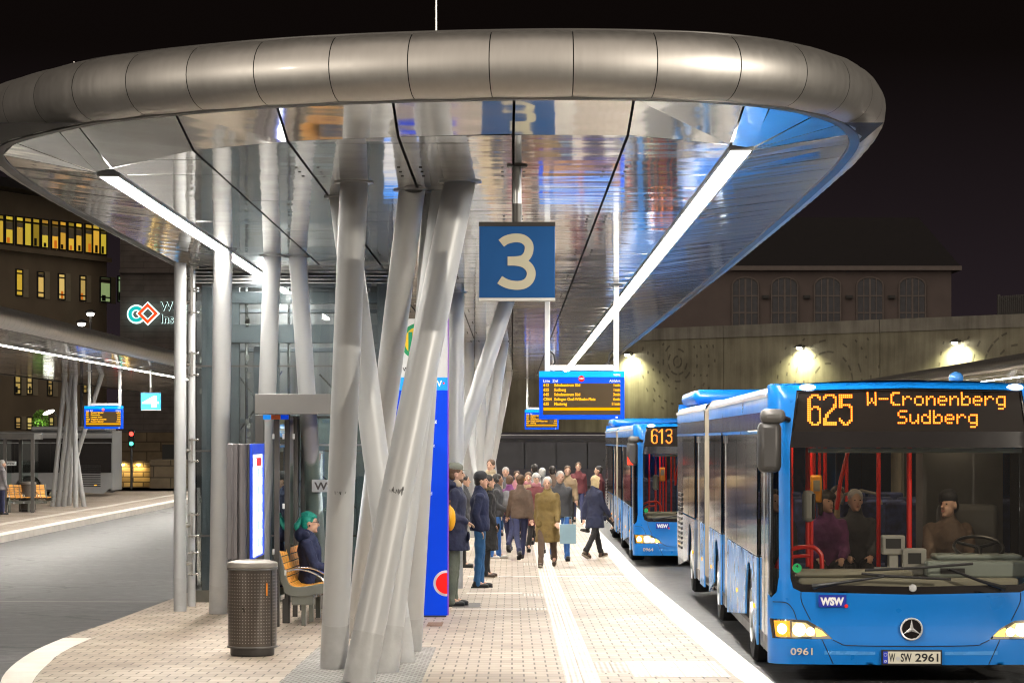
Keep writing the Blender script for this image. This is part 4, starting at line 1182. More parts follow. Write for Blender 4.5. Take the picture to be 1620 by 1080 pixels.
# ================================================================== lift tower
M['lift_glass'] = glass('lift_glass', (.84,.88,.885), 1.0)
M['lift_steel'] = mat('blue_grey_steel', (.15,.17,.19), .45, .3, var=.12)
M['car_grey'] = mat('lift_car_metal', (.34,.37,.40), .3, .7, var=.1, stretch=(8,8,.4))
Ye = 34.6
def xe_(px, y=Ye): return (px-CX)*y/F
def ze_(py, y=Ye): return CZ-(py-HY)*y/F
lift = thing('lift_tower', 'glazed lift tower with metal louvres on top behind the left columns', 'lift', (0,Ye,0))
X0, X1, D = xe_(308), xe_(622), 2.6
zb, zt = zg(Ye), ze_(450)
mb = MB(); mb.box(X0, X1, 0, D, zb-.05, zb+.16); mb.build('plinth', mat('plinth_stone', (.30,.27,.23), .7), lift, bevel=.01)
cuts_x = [308, 362, 470, 545, 622]; cuts_z = [955, 847, 713, 579, 452]
for i in range(4):
    for j in range(4):
        mb = MB(); mb.box(xe_(cuts_x[i])+.02, xe_(cuts_x[i+1])-.02, .0, .016, ze_(cuts_z[j])+.012, ze_(cuts_z[j+1])-.012)
        mb.build('glass_pane', M['lift_glass'], lift, smooth=False)
for j in range(4):
    for xx in (X0, X1-.016):
        mb = MB(); mb.box(xx, xx+.016, .03, D-.03, ze_(cuts_z[j])+.012, ze_(cuts_z[j+1])-.012); mb.build('glass_pane', M['lift_glass'], lift, smooth=False)
mb = MB()
for xx in (X0+.08, X1-.22):
    for yy in (.12, D-.3): mb.box(xx, xx+.15, yy, yy+.15, zb+.16, SOF-.02)
for xx in (xe_(335), xe_(368)): mb.box(xx-.06, xx+.06, .3, .42, zb+.16, zt)
mb.box(xe_(395), xe_(425), .5, .8, zb+.16, ze_(545))
mb.box(xe_(430), xe_(436), .45, .6, zb+.16, ze_(540)); mb.box(xe_(560), xe_(580), .45, .7, zb+.16, zt)
mb.build('frame', M['lift_steel'], lift, bevel=.006)
mb = MB()
for pa, pb, yy in ((460,478,.25),(512,541,.2),(480,486,1.5),(545,552,1.2),(660,668,1.0),(752,758,1.0)): mb.box(X0+.25, X1-.1, yy, yy+.22, ze_(pb), ze_(pa))
mb.build('beam', M['lift_steel'], lift, bevel=.006)
mb = MB()
for py in (579,713,847):
    mb.box(X0-.03, X1+.03, -.02, .0, ze_(py)-.012, ze_(py)+.012)
mb.build('glazing_bar', M['graphite'], lift, smooth=False)
mb = MB(); mb.box(X0+.9, X1-.5, .9, 2.0, zb+.25, zb+2.5); mb.box(X0+.85, X1-.45, .85, 2.05, zb+2.51, zb+2.6); mb.build('lift_car', M['car_grey'], lift, bevel=.02)
mb = MB()
for a, b in (((365,585),(440,690)),((440,585),(365,690)),((470,720),(600,845)),((600,720),(470,845)),((500,590),(610,710))):
    mb.tube((xe_(a[0]),.62,ze_(a[1])),(xe_(b[0]),.62,ze_(b[1])),.012,.012,8)
for px in (318, 384, 452): mb.tube((xe_(px),.5,zb+.2),(xe_(px),.5,zt),.02,.02,8)
mb.build('brace_rod', M['steel'], lift)
mb = MB(); rr_ = random.Random(4)
for k in range(46):
    px = rr_.choice((313,316,386,388,598)); py = 470+rr_.random()*460
    mb.box(xe_(px), xe_(px)+.05, .2, .26, ze_(py), ze_(py)+.07)
mb.build('guide_rack', M['steel'], lift, smooth=False)
mb = MB()
for k in range(6):
    z = ze_(449-k*5.6)
    mb.add([(X0-.06,-.10,z),(X1+.06,-.10,z),(X1+.06,.04,z+.045),(X0-.06,.04,z+.045),(X0-.06,-.10,z+.012),(X1+.06,-.10,z+.012),(X1+.06,.04,z+.057),(X0-.06,.04,z+.057)], [(3,2,1,0),(4,5,6,7),(0,1,5,4),(1,2,6,5),(2,3,7,6),(3,0,4,7)])
mb.build('louvre', M['steel_light'], lift, smooth=False)
mb = MB(); mb.box(X0-.02, X1+.02, .05, D, ze_(418), SOF-.005); mb.build('head_panel', mat('head_panel_grey', (.33,.32,.31), .5, .2), lift, smooth=False)
mb = MB(); mb.box(X0+.3, X1-.3, .12, .14, ze_(452)-.02, ze_(418)); mb.build('louvre_backing', M['lift_steel'], lift, smooth=False); mb = MB(); mb.box(X0, X1, D-.05, D, zb+1.5, SOF); mb.build('back_panel', mat('shaft_wall', (.16,.165,.17), .45, .3, var=.45, vscale=1.5, stretch=(3,3,.3)), lift, smooth=False)
# slim steel post with glass clamps beside the tower, and its neighbour
for px, r_, y, lab, clamps in ((285,.078,32.4,'plain slim round post at the left corner of the lift tower',False),(303,.05,33.6,'thin round post carrying glass clamps at the left of the lift tower',True)):
    p = Vector(((px-CX)*y/F, y, zg(y)))
    t = thing('support_post', lab, 'post', p, 0, 'posts beside the lift tower')
    mb = MB(); mb.tube((0,0,-.01),(0,0,SOF-p.z),r_,r_,20); mb.build('shaft', M['column'], t)
    mb = MB(); mb.tube((0,0,-.005),(0,0,.42),r_+.003,r_+.003,20); mb.build('foot', M['column_foot'], t)
    if clamps:
        for py in (399,440,478,576,712,830,890):
            z = CZ-(py-HY)*y/F-p.z
            if z < .1: continue
            mb = MB(); mb.tube((-.12,-.02,z),(.02,-.02,z),.032,.032,12); mb.box(-.0,.03,-.09,-.06,z-.16,z+.16)
            for dz in (-.14,.14): mb.tube((-.03,-.075,z+dz),(.08,-.075,z+dz),.012,.012,8); mb.ell((.09,-.075,z+dz),(.02,.02,.02),nu=8,nv=6)
            mb.build('clamp', M['steel'], t)

# ================================================================== bus shelter
M['pane'] = glass('shelter_glass', (.86,.93,.91), 1.1)
sh = thing('bus_shelter', 'glass bus shelter with grey roof board and slim dark posts beside the lift', 'shelter', (0,0,0))
Ys = 28.6
mb = MB(); mb.box(xs0 := (403-CX)*Ys/F, xs1 := -1.50, Ys, Ys+.06, CZ-(655-HY)*Ys/F, CZ-(623-HY)*Ys/F); mb.box(xs0, xs1, Ys+.061, 33.0, CZ-(640-HY)*Ys/F, CZ-(628-HY)*Ys/F); mb.build('roof_board', M['grey_metal'], sh, bevel=.006)
mb = MB()
for px in (405,447,490): mb.tube(((px-CX)*Ys/F+.1,Ys-.004,CZ-(652.5-HY)*Ys/F),((px-CX)*Ys/F+.1,Ys+.01,CZ-(652.5-HY)*Ys/F),.008,.008,8)
mb.build('screw', M['steel'], sh, smooth=False)
zr = CZ-(655-HY)*Ys/F
def post(px, y, w, ytop=None):
    x = (px-CX)*y/F; mb = MB(); mb.box(x-w/2, x+w/2, y-w/2, y+w/2, zg(y), zr)
    mb.build('post', M['graphite'], sh, bevel=.005); return x
x1_ = post(411, 29.6, .10); x2_ = post(438, 29.2, .06); x3_ = post(453, 29.9, .085); x4_ = post(467, 31.2, .06); x5_ = post(479, 32.6, .07)
for (px0, y0), (px1, y1) in (((441,29.3),(452,29.8)),((456,30.0),(466,31.1)),((469,31.3),(478,32.5))):
    a = ((px0-CX)*y0/F, y0); b = ((px1-CX)*y1/F, y1)
    mb = MB(); d = Vector((b[0]-a[0], b[1]-a[1])); nn = Vector((d.y,-d.x)).normalized()*.006
    mb.prism([(a[0]-nn.x,a[1]-nn.y),(b[0]-nn.x,b[1]-nn.y),(b[0]+nn.x,b[1]+nn.y),(a[0]+nn.x,a[1]+nn.y)], zg(30)+.3, zr-.02); mb.build('glass_pane', M['pane'], sh, smooth=False)
mb = MB(); mb.box((482-CX)*32.1/F, -1.55, 32.1, 32.112, zg(32)+.3, zr-.02); back = mb.build('glass_pane', M['pane'], sh, smooth=False)
mb = MB(); mb.box((482-CX)*32.1/F, -1.55, 32.06, 32.14, zg(32)+.24, zg(32)+.30); mb.box((482-CX)*32.1/F, -1.55, 32.06, 32.14, CZ-(705-HY)*32.1/F, CZ-(702-HY)*32.1/F); mb.build('rail', M['steel_light'], sh, bevel=.004)
xa = (493-CX)*32.05/F; za = CZ-(778-HY)*32.05/F
mb = MB(); mb.box(xa, xa+.42, 32.09, 32.098, za, za+.155); st = mb.build('sticker', mat('frosted_sticker', (.62,.66,.66), .6), sh, smooth=False)
mb = MB(); put_text(mb, 'WSW', .15, frame_front(xa+.035,32.087,za+.025), .004, height=.10); mb.build('sticker_text', M['grey_metal'], st, smooth=False)
mb = MB()
for px, py in ((433,690),(449,690),(465,690),(449,800),(433,872),(452,905)):
    y = 29.1; x = (px-CX)*y/F; z = CZ-(py-HY)*y/F; mb.box(x-.012,x+.012,y-.05,y-.03,z-.03,z+.03)
mb.build('glass_clamp', M['steel_light'], sh, bevel=.004)
for x0, x1, m in ((416,428,'pylon_cyan'),(429,443,None),(444,456,'pylon_blue')):
    mb = MB(); mb.box((x0-CX)*28.9/F, (x1-CX)*28.9/F, 28.9, 28.95, CZ-(663-HY)*28.9/F, CZ-(656-HY)*28.9/F)
    mb.build('timetable_header', M[m] if m else mat('header_orange', (.7,.14,.02), .5), sh, smooth=False)

# ================================================================== lit timetable case
tc_ = thing('timetable_case', 'dark ribbed timetable case with a lit blue-rimmed face behind the litter bin', 'display case', ((-2.93),26.9,zg(27)))
zc0, zc1 = .515-zg(27), 1.735-zg(27)
mb = MB(); mb.box(-.04,.17,.0,1.35,zc0,zc1); mb.build('casing', M['graphite'], tc_, bevel=.012)
mb = MB(); mb.box(-.06,.05,-.035,.02,zc0+.01,zc1+.004); mb.tube((.10,-.01,zc0+.01),(.10,-.01,zc1),.045,.045,14); mb.box(-.015,.005,-.05,-.036,zc0,zc1); mb.build('corner_rib', mat('rib_paint', (.15,.14,.145), .35, .4), tc_, bevel=.01)
mb = MB()
mb.box(.171,.20,.02,.09,zc0,zc1); mb.box(.171,.20,1.26,1.33,zc0,zc1); mb.box(.171,.20,.09,1.26,zc1-.115,zc1); mb.box(.171,.20,.09,1.26,zc0,zc0+.02); mb.build('blue_rim', mat('rim_blue', (.01,.05,.45), .35, emit=(0,.06,.8), es=.25), tc_, bevel=.004)
mb = MB(); mb.box(.172,.182,.09,1.26,zc0+.02,zc1-.115); sheet = mb.build('lit_face', mat('lit_timetable', (.6,.65,.7), .4, emit=(.92,.96,1), es=2.2, var=.3, vscale=3.5), tc_, smooth=False)
mb = MB(); mb.box(.183,.187,.2,1.15,zc1-.24,zc1-.15); mb.build('red_header', mat('poster_red', (.6,.03,.02), .5, emit=(.8,.03,.02), es=.4), sheet, smooth=False)
mb = MB()
for yy in (.75,1.02):
    for k in range(5): mb.box(.183,.187,yy,yy+.18,zc0+.10+k*.19,zc0+.20+k*.19)
mb.build('timetable_sheet', mat('sheet_blue', (.4,.5,.65), .5, emit=(.5,.66,.9), es=.6), sheet, smooth=False)
mb = MB(); mb.box(.184,.19,.30,.55,zc0+.03,zc1-.16); mb.build('lamp_tube', emis('case_tube', (.9,.95,1), 6), sheet, smooth=False)
for yy in (.25,1.3):
    mb = MB(); mb.box(.02,.11,yy-.04,yy+.04,0,zc0); mb.build('leg', M['graphite'], tc_, bevel=.005)

# ================================================================== litter bin
M['bin'] = mat('bin_enamel', (.085,.070,.058), .30, .35, var=.08)
M['bin_lid'] = mat('bin_lid', (.28,.255,.225), .42, .4, var=.06)
M['dot_metal'] = mat('dot_metal', (.34,.31,.28), .4, .5)
def make_bin(loc, label, s=1.0, group='litter bins'):
    t = thing('litter_bin', label, 'litter bin', loc, R(8), group)
    mb = MB(); mb.lathe([(.205*s,0),(.212*s,.012),(.212*s,.075*s),(.0,.075*s)], n=40); mb.build('base', M['graphite'], t)
    mb = MB(); mb.lathe([(.243*s,.076*s),(.246*s,.082*s),(.243*s,.092*s),(.232*s,.093*s)], n=40, cap=False); mb.build('rim_ring', M['grey_metal'], t); mb = MB(); mb.lathe([(.240*s,.823*s),(.244*s,.829*s),(.240*s,.838*s),(.230*s,.839*s)], n=40, cap=False); mb.build('rim_ring', M['grey_metal'], t)
    mb = MB(); mb.lathe([(.232*s,.094*s),(.236*s,.3*s),(.2365*s,.6*s),(.234*s,.822*s)], n=48); mb.mat(1)
    for k in range(26):
        a = -PI + PI*k/25
        for j in range(22):
            z = (.13+j*.0312)*s; r = .2365*s
            c = Vector((r*math.cos(a), r*math.sin(a), z)); tt = Vector((-math.sin(a), math.cos(a), 0)); q_ = .0045*s
            nn = Vector((math.cos(a), math.sin(a), 0))*.0015
            mb.add([c+nn-tt*q_-Vector((0,0,q_)), c+nn+tt*q_-Vector((0,0,q_)), c+nn+tt*q_+Vector((0,0,q_)), c+nn-tt*q_+Vector((0,0,q_))], [(0,1,2,3)])
    body = mb.build('body', [M['bin'], M['dot_metal']], t)
    a0 = -PI/2+.82
    mb = MB()
    for a in (a0,):
        c = Vector((.2385*s*math.cos(a), .2385*s*math.sin(a), 0)); mb.box(-.003,.003,-.003,.003,.10*s,.82*s, Matrix.Translation(c))
    mb.build('door_seam', M['black'], body, smooth=False)
    mb = MB(); a = a0-.25
    mb.box(-.007*s,.007*s,-.004,.004,.58*s,.70*s, Matrix.Translation((.239*s*math.cos(a),.239*s*math.sin(a),0)) @ Matrix.Rotation(a+PI/2,4,'Z')); mb.build('lock', mat('lock_orange', (.7,.22,.02), .4), body, smooth=False)
    mb = MB(); mb.lathe([(.236*s,.84*s),(.242*s,.846*s),(.242*s,.885*s),(.236*s,.895*s),(.15*s,.915*s),(.115*s,.916*s),(.11*s,.905*s),(.11*s,.86*s)], n=48, cap=False); lid = mb.build('lid', M['bin_lid'], t)
    mb = MB(); mb.lathe([(.111*s,.865*s),(.02,.865*s)], n=32); mb.build('opening', M['black'], lid)
    return t
p = GP(399,1036); p.x = (399-CX)*p.y/F
make_bin((p.x, p.y+.02, p.z+.003), 'round dark brown litter bin with pale lid and dotted body on the near paving')

# ================================================================== bench
M['wood'] = mat('oiled_wood', (.74,.34,.045), .42, var=.22, vscale=9, stretch=(1,1,1))
M['bench_grey'] = mat('bench_grey_green', (.14,.145,.125), .45, .2, var=.08)
def make_bench(loc, rz, label, L=1.9, s=1.0):
    """local: seat looks along +x, bench runs along +y"""
    t = thing('bench', label, 'bench', loc, rz, 'slatted platform benches')
    prof = [(-.30,.86),(-.26,.72),(-.23,.60),(-.20,.50),(-.15,.44),(-.07,.42),(.05,.43),(.18,.455),(.27,.46)]
    prof = [(a*s,b*s) for a,b in prof]
    sm = smooth_curve(prof, 4)
    acc = [0]
    for a, b in zip(sm[:-1], sm[1:]): acc.append(acc[-1]+(b-a).length)
    def at(d):
        for i in range(len(sm)-1):
            if d <= acc[i+1] or i == len(sm)-2:
                k = (d-acc[i])/(acc[i+1]-acc[i]); p_ = sm[i].lerp(sm[i+1], k); q_ = (sm[i+1]-sm[i]).normalized(); return p_, q_
    nrow = 11; ncol = int(L/.17)
    mb = MB(); gr = MB()
    for r in range(nrow):
        d0 = acc[-1]*r/nrow+.006; d1 = acc[-1]*(r+1)/nrow-.006
        (pa,qa),(pb,qb) = at(d0), at(d1)
        for c in range(ncol):
            y0 = .05+(L-.1)*c/ncol+.012; y1 = .05+(L-.1)*(c+1)/ncol-.012
            na = Vector((qa.y,-qa.x)); na = -na
            vs = []
            for th in (.0,.024):
                for (pp, y) in ((pa,y0),(pb,y0),(pb,y1),(pa,y1)):
                    vs.append((pp.x+na.x*th, y, pp.y+na.y*th))
            mb.add(vs, [(3,2,1,0),(4,5,6,7),(0,1,5,4),(1,2,6,5),(2,3,7,6),(3,0,4,7)])
    mb.build('slat_seat', M['wood'], t, bevel=.004)
    gr = MB()
    for c in range(ncol+1):
        y = .05+(L-.1)*c/ncol
        rs = []
        for i, p_ in enumerate(sm):
            q_ = (sm[min(i+1,len(sm)-1)]-sm[max(i-1,0)]).normalized(); na = Vector((-q_.y,q_.x))
            rs.append([Vector((p_.x+na.x*a, yy, p_.y+na.y*a)) for a, yy in ((-.02,y-.009),(.020,y-.009),(.020,y+.009),(-.02,y+.009))])
        gr.rings(rs)
    gr.build('seat_rib', M['bench_grey'], t, smooth=False)
    for y in (0, L-.05):
        e = MB(); rs = []
        for i, p_ in enumerate(sm):
            q_ = (sm[min(i+1,len(sm)-1)]-sm[max(i-1,0)]).normalized(); na = Vector((-q_.y,q_.x))
            wd = .05 if i < len(sm)*.45 else .085
            rs.append([Vector((p_.x+na.x*a, yy, p_.y+na.y*a)) for a, yy in ((-wd,y),(.028,y),(.028,y+.045),(-wd,y+.045))])
        e.rings(rs); e.build('end_frame', M['bench_grey'], t, bevel=.006)
    mb = MB(); mb.box(-.13*s,.12*s,.02,.12,.24*s,.40*s); mb.box(-.06*s,.04*s,.12,L-.1,.27*s,.36*s); mb.build('beam', M['bench_grey'], t, bevel=.008)
    mb = MB()
    for k in range(5): mb.tube((.05*s,.25+k*.33,.31*s),(.075*s,.25+k*.33,.31*s),.03,.03,10)
    mb.build('bolt', M['steel'], t)
    for y in (.10, .75, 1.4):
        if y < L-.2:
            mb = MB(); mb.box(-.03*s,.02*s,y,y+.07,0,.268*s); mb.build('leg', M['bench_grey'], t, bevel=.004)
    for k, y in enumerate((.02,.48,.52,.98,1.02)):
        if y < L-.1:
            pts = [(-.24*s,y,.60*s),(-.10*s,y,.645*s),(.06*s,y,.63*s),(.20*s,y,.56*s),(.27*s,y,.47*s)]
            mb = MB(); mb.path([(a.x,y,a.y) for a in smooth_curve([(p_[0],p_[2]) for p_ in pts],4)], .010, 8); mb.build('armrest', M['steel'], t)
    return t
yb = 29.25
bench_loc = Vector(((479-CX)*yb/F, yb, zg(yb)))
make_bench(bench_loc, R(-3), 'slatted orange wood bench with grey frame under the near shelter')

# ================================================================== things on the platform across the lane
yq = 80.0
def xq(px, y=yq): return (px-CX)*y/F
def zq(py, y=yq): return CZ-(py-HY)*y/F
s4 = thing('bus_shelter', 'grey framed glass shelter with flat board on the far platform', 'shelter', (0,yq,0))
mb = MB(); mb.box(xq(-40), xq(55), -.1, 1.4, zq(695), zq(685)); mb.build('roof_board', M['grey_metal'], s4, bevel=.01)
for px, y in ((51.5,0),(8,0),(20,1.3),(-36,0)):
    mb = MB(); mb.box(xq(px)-.05, xq(px)+.05, y-.05, y+.05, Z4, zq(695)); mb.build('post', M['grey_metal'], s4, smooth=False)
for a, b, y in ((-34,6,1.2),(22,49,1.2)):
    mb = MB(); mb.box(xq(a), xq(b), y, y+.012, Z4+.25, zq(697)); mb.build('glass_pane', M['pane'], s4, smooth=False)
mb = MB(); mb.box(xq(9.5), xq(26), -.02, -.01, zq(736), zq(729.5)); stk = mb.build('sticker', mat('frosted_sticker_far', (.6,.62,.62), .6), s4, smooth=False)
mb = MB(); put_text(mb, 'WSW.', .1, frame_front(xq(10.5),-.024,zq(734.8)), .003, height=.08); mb.build('sticker_text', M['black'], stk, smooth=False)
make_bench((xq(7), yq+.15, Z4), R(-55), 'small slatted orange bench beside the shelter on the far platform', L=1.5, s=1.0)
make_bin((xq(36), yq+.9, Z4), 'pale round litter bin behind the bench on the far platform', 1.05)
# ================================================================== articulated buses
FONT57 = {
'W':["#...#","#...#","#...#","#.#.#","#.#.#","##.##","#...#"], '-':[".....",".....",".....","#####",".....",".....","....."],
'C':[".####","##...","#....","#....","#....","##...",".####"], 'r':[".....",".....","#.##.","##..#","#....","#....","#...."],
'o':[".....",".....",".###.","#...#","#...#","#...#",".###."], 'n':[".....",".....","#.##.","##..#","#...#","#...#","#...#"],
'e':[".....",".....",".###.","#...#","#####","#....",".###."], 'b':["#....","#....","#.##.","##..#","#...#","#...#","####."],
'g':[".....",".....",".####","#...#","#...#","#...#",".####","....#",".###."], 'S':[".####","#....","#....",".###.","....#","....#","####."],
'u':[".....",".....","#...#","#...#","#...#","#..##",".##.#"], 'd':["....#","....#",".##.#","#..##","#...#","#...#",".####"],
'c':[".....",".....",".###.","#....","#....","#....",".###."],'h':["#....","#....","#.##.","##..#","#...#","#...#","#...#"],'l':[".##..","..#..","..#..","..#..","..#..","..#..",".###."],'z':[".....",".....","#####","...#.","..#..",".#...","#####"],'t':[".#...",".#...","####.",".#...",".#...",".#..#","..##."],'m':[".....",".....","##.#.","#.#.#","#.#.#","#.#.#","#.#.#"],' ':["....."]*7,
}
BIG = {
'6':["..####.",".##..##","##....#","##.....","##.....","##.....","##.###.","###..##","##....#","##....#","##....#","##....#","##....#","##....#",".##..##","..####."],
'2':[".#####.","##...##","#.....#","......#","......#",".....##",".....##","....##.","...##..","..##...",".##....",".##....","##.....","##.....","#######","#######"],
'5':["#######","#######","##.....","##.....","##.....","######.","##...##","......#","......#","......#","......#","......#","#.....#","##...##",".##.##.","..###.."],
'1':["...##..","..###..",".####..","##.##..","...##..","...##..","...##..","...##..","...##..","...##..","...##..","...##..","...##..","...##..","...##..","...##.."],
'3':[".#####.","##...##","#.....#","......#","......#",".....##","..####.","..####.",".....##","......#","......#","......#","#.....#","##...##",".##.##.","..###.."],
}
def dots_of(s, font):
    out = []; x = 0
    for ch in s:
        g = font[ch]
        for j, row in enumerate(g):
            for i, c in enumerate(row):
                if c == '#': out.append((x+i, -j))
        x += len(g[0])+1
    return out, x-1

def in_poly(p, poly):
    x, y = p; c = False; n = len(poly); j = n-1
    for i in range(n):
        xi, yi = poly[i]; xj, yj = poly[j]
        if (yi > y) != (yj > y) and x < (xj-xi)*(y-yi)/(yj-yi)+xi: c = not c
        j = i
    return c
CR, CU = .225, 1.05
def u2s(u):
    a = abs(u)
    if a <= CU: return u
    return math.copysign(CU+CR*math.asin(min((a-CU)/CR,1)), u)
SMAX = CU+CR*PI/2
def surf(s, w, off=0.0):
    a = abs(s); sg = 1 if s >= 0 else -1
    if a <= CU:
        u = a; d = .06*(a/CU)**2; n = Vector((.12*a/CU, -1)).normalized()
    else:
        th = (a-CU)/CR; u = CU+CR*math.sin(th); d = .06+CR*(1-math.cos(th)); n = Vector((math.sin(th), -math.cos(th)))
    k = max(0.0, 1-max(a-CU,0)/(SMAX-CU))
    rake = (.085*max(0,w-.9)/1.9 + (max(0,w-2.60)**2)*4.0 + .10*max(0,.42-w)**1.3)*k
    # shallow pressed panel around the emblem
    if a < .95 and .38 < w < .82: 
        rake += .018*min(1,(.95-a)/.15)*math.sin(PI*(w-.38)/.44)
    return Vector((sg*(u+n.x*off), d+rake+n.y*off, w))
def patch(mb, outline, holes=(), step=.05, off=0.0):
    """outline and holes in (u, w) on the rounded bus front"""
    def dens(poly):
        out = []
        for i in range(len(poly)):
            a = Vector((u2s(poly[i][0]), poly[i][1])); q = poly[(i+1) % len(poly)]; b = Vector((u2s(q[0]), q[1]))
            n = max(1, int((b-a).length/step))
            out += [a.lerp(b, k/n) for k in range(n)]
        return out
    O = dens(outline); H = [dens(h) for h in holes]
    verts = []; edges = []
    for ring in [O]+H:
        b = len(verts); verts += ring
        edges += [(b+i, b+(i+1) % len(ring)) for i in range(len(ring))]
    po = [tuple(p) for p in O]; ph = [[tuple(p) for p in h] for h in H]
    x0 = min(p.x for p in O); x1 = max(p.x for p in O); y0 = min(p.y for p in O); y1 = max(p.y for p in O)
    x = x0+step*.5
    while x < x1:
        y = y0+step*.5
        while y < y1:
            if in_poly((x,y), po) and not any(in_poly((x,y), h) for h in ph): verts.append(Vector((x,y)))
            y += step
        x += step
    vo, eo, fo, *_ = delaunay_2d_cdt(verts, edges, [], 0, 1e-5)
    fs = []
    for f in fo:
        c = sum((Vector(vo[i]) for i in f), Vector((0,0)))/len(f)
        if in_poly(c, po) and not any(in_poly(c, h) for h in ph):
            fs.append(tuple(f))
    mb.add([surf(v[0], v[1], off) for v in vo], fs)
    return mb
def mirror(poly): return [(-u,w) for u,w in reversed(poly)]

M['bus_blue'] = mat('bus_blue_paint', (.002,.178,.60), .30, var=.04, coat=.35, vscale=2)
M['bus_silver'] = mat('bus_silver_paint', (.30,.31,.32), .35, .5, var=.06)
M['bus_dark'] = mat('bus_dark_paint', (.085,.08,.10), .5, .1, var=.08)
M['black_gloss'] = mat('black_gloss', (.010,.008,.008), .2, var=.1, spec=.35)
M['windscreen'] = glass('windscreen_glass', (.80,.80,.76), .5)
M['side_glass'] = glass('tinted_side_glass', (.30,.32,.34), 1.0, .07)
M['dull_glass'] = mat('dull_dark_glass', (.045,.045,.055), .3, var=.3, vscale=.8)
M['led'] = emis('orange_led', (1,.15,.003), 1.9)
M['led_core'] = emis('orange_led_core', (1,.36,.06), 2.3)
M['headlamp'] = emis('headlamp', (1,.88,.62), 30)
M['indicator'] = emis('indicator', (1,.42,.04), 7)
M['amber_dim'] = emis('amber_marker', (1,.40,.02), 2.2)
M['blue_marker'] = emis('roof_marker', (.72,.82,1), 9)
M['indicator_bowl'] = mat('indicator_bowl', (.7,.3,.05), .25, .6, emit=(1,.40,.03), es=1.0, var=.4, vscale=30)
M['chrome'] = mat('chrome', (.75,.75,.75), .08, 1.0, var=.03)
M['lens'] = glass('headlamp_lens', (.95,.93,.88), 1.0)
M['red_tube'] = mat('red_grab_rail', (.62,.012,.006), .35, var=.05)
M['interior'] = mat('bus_interior', (.10,.095,.09), .7, var=.15)
M['interior_grey'] = mat('bus_interior_grey', (.28,.27,.25), .6, var=.1)
M['dash'] = mat('dash_plastic', (.26,.24,.18), .6, var=.12)
M['dash_green'] = mat('driver_console', (.22,.25,.23), .5, var=.08)
M['validator'] = mat('validator_yellow', (.75,.30,.01), .45)
M['seat_cloth'] = mat('seat_cloth', (.03,.04,.11), .85, var=.5, vscale=14)
M['plate'] = mat('plate_white', (.62,.60,.50), .4, var=.03)
M['eu_blue'] = mat('plate_blue', (.01,.04,.5), .4)
M['logo_blue'] = mat('logo_blue', (.008,.02,.33), .4)
M['logo_white'] = mat('logo_white', (.8,.8,.8), .4)
M['bright_red'] = mat('bright_red', (.75,.01,.01), .4)
M['cab_light'] = emis('cabin_lamp', (1,.80,.55), 15)
M['bellows'] = mat('bellows_cloth', (.30,.26,.20), .75, var=.15, bump=.15)
M['panel_pale'] = mat('bus_panel_pale', (.07,.29,.70), .28, var=.06, coat=.3)

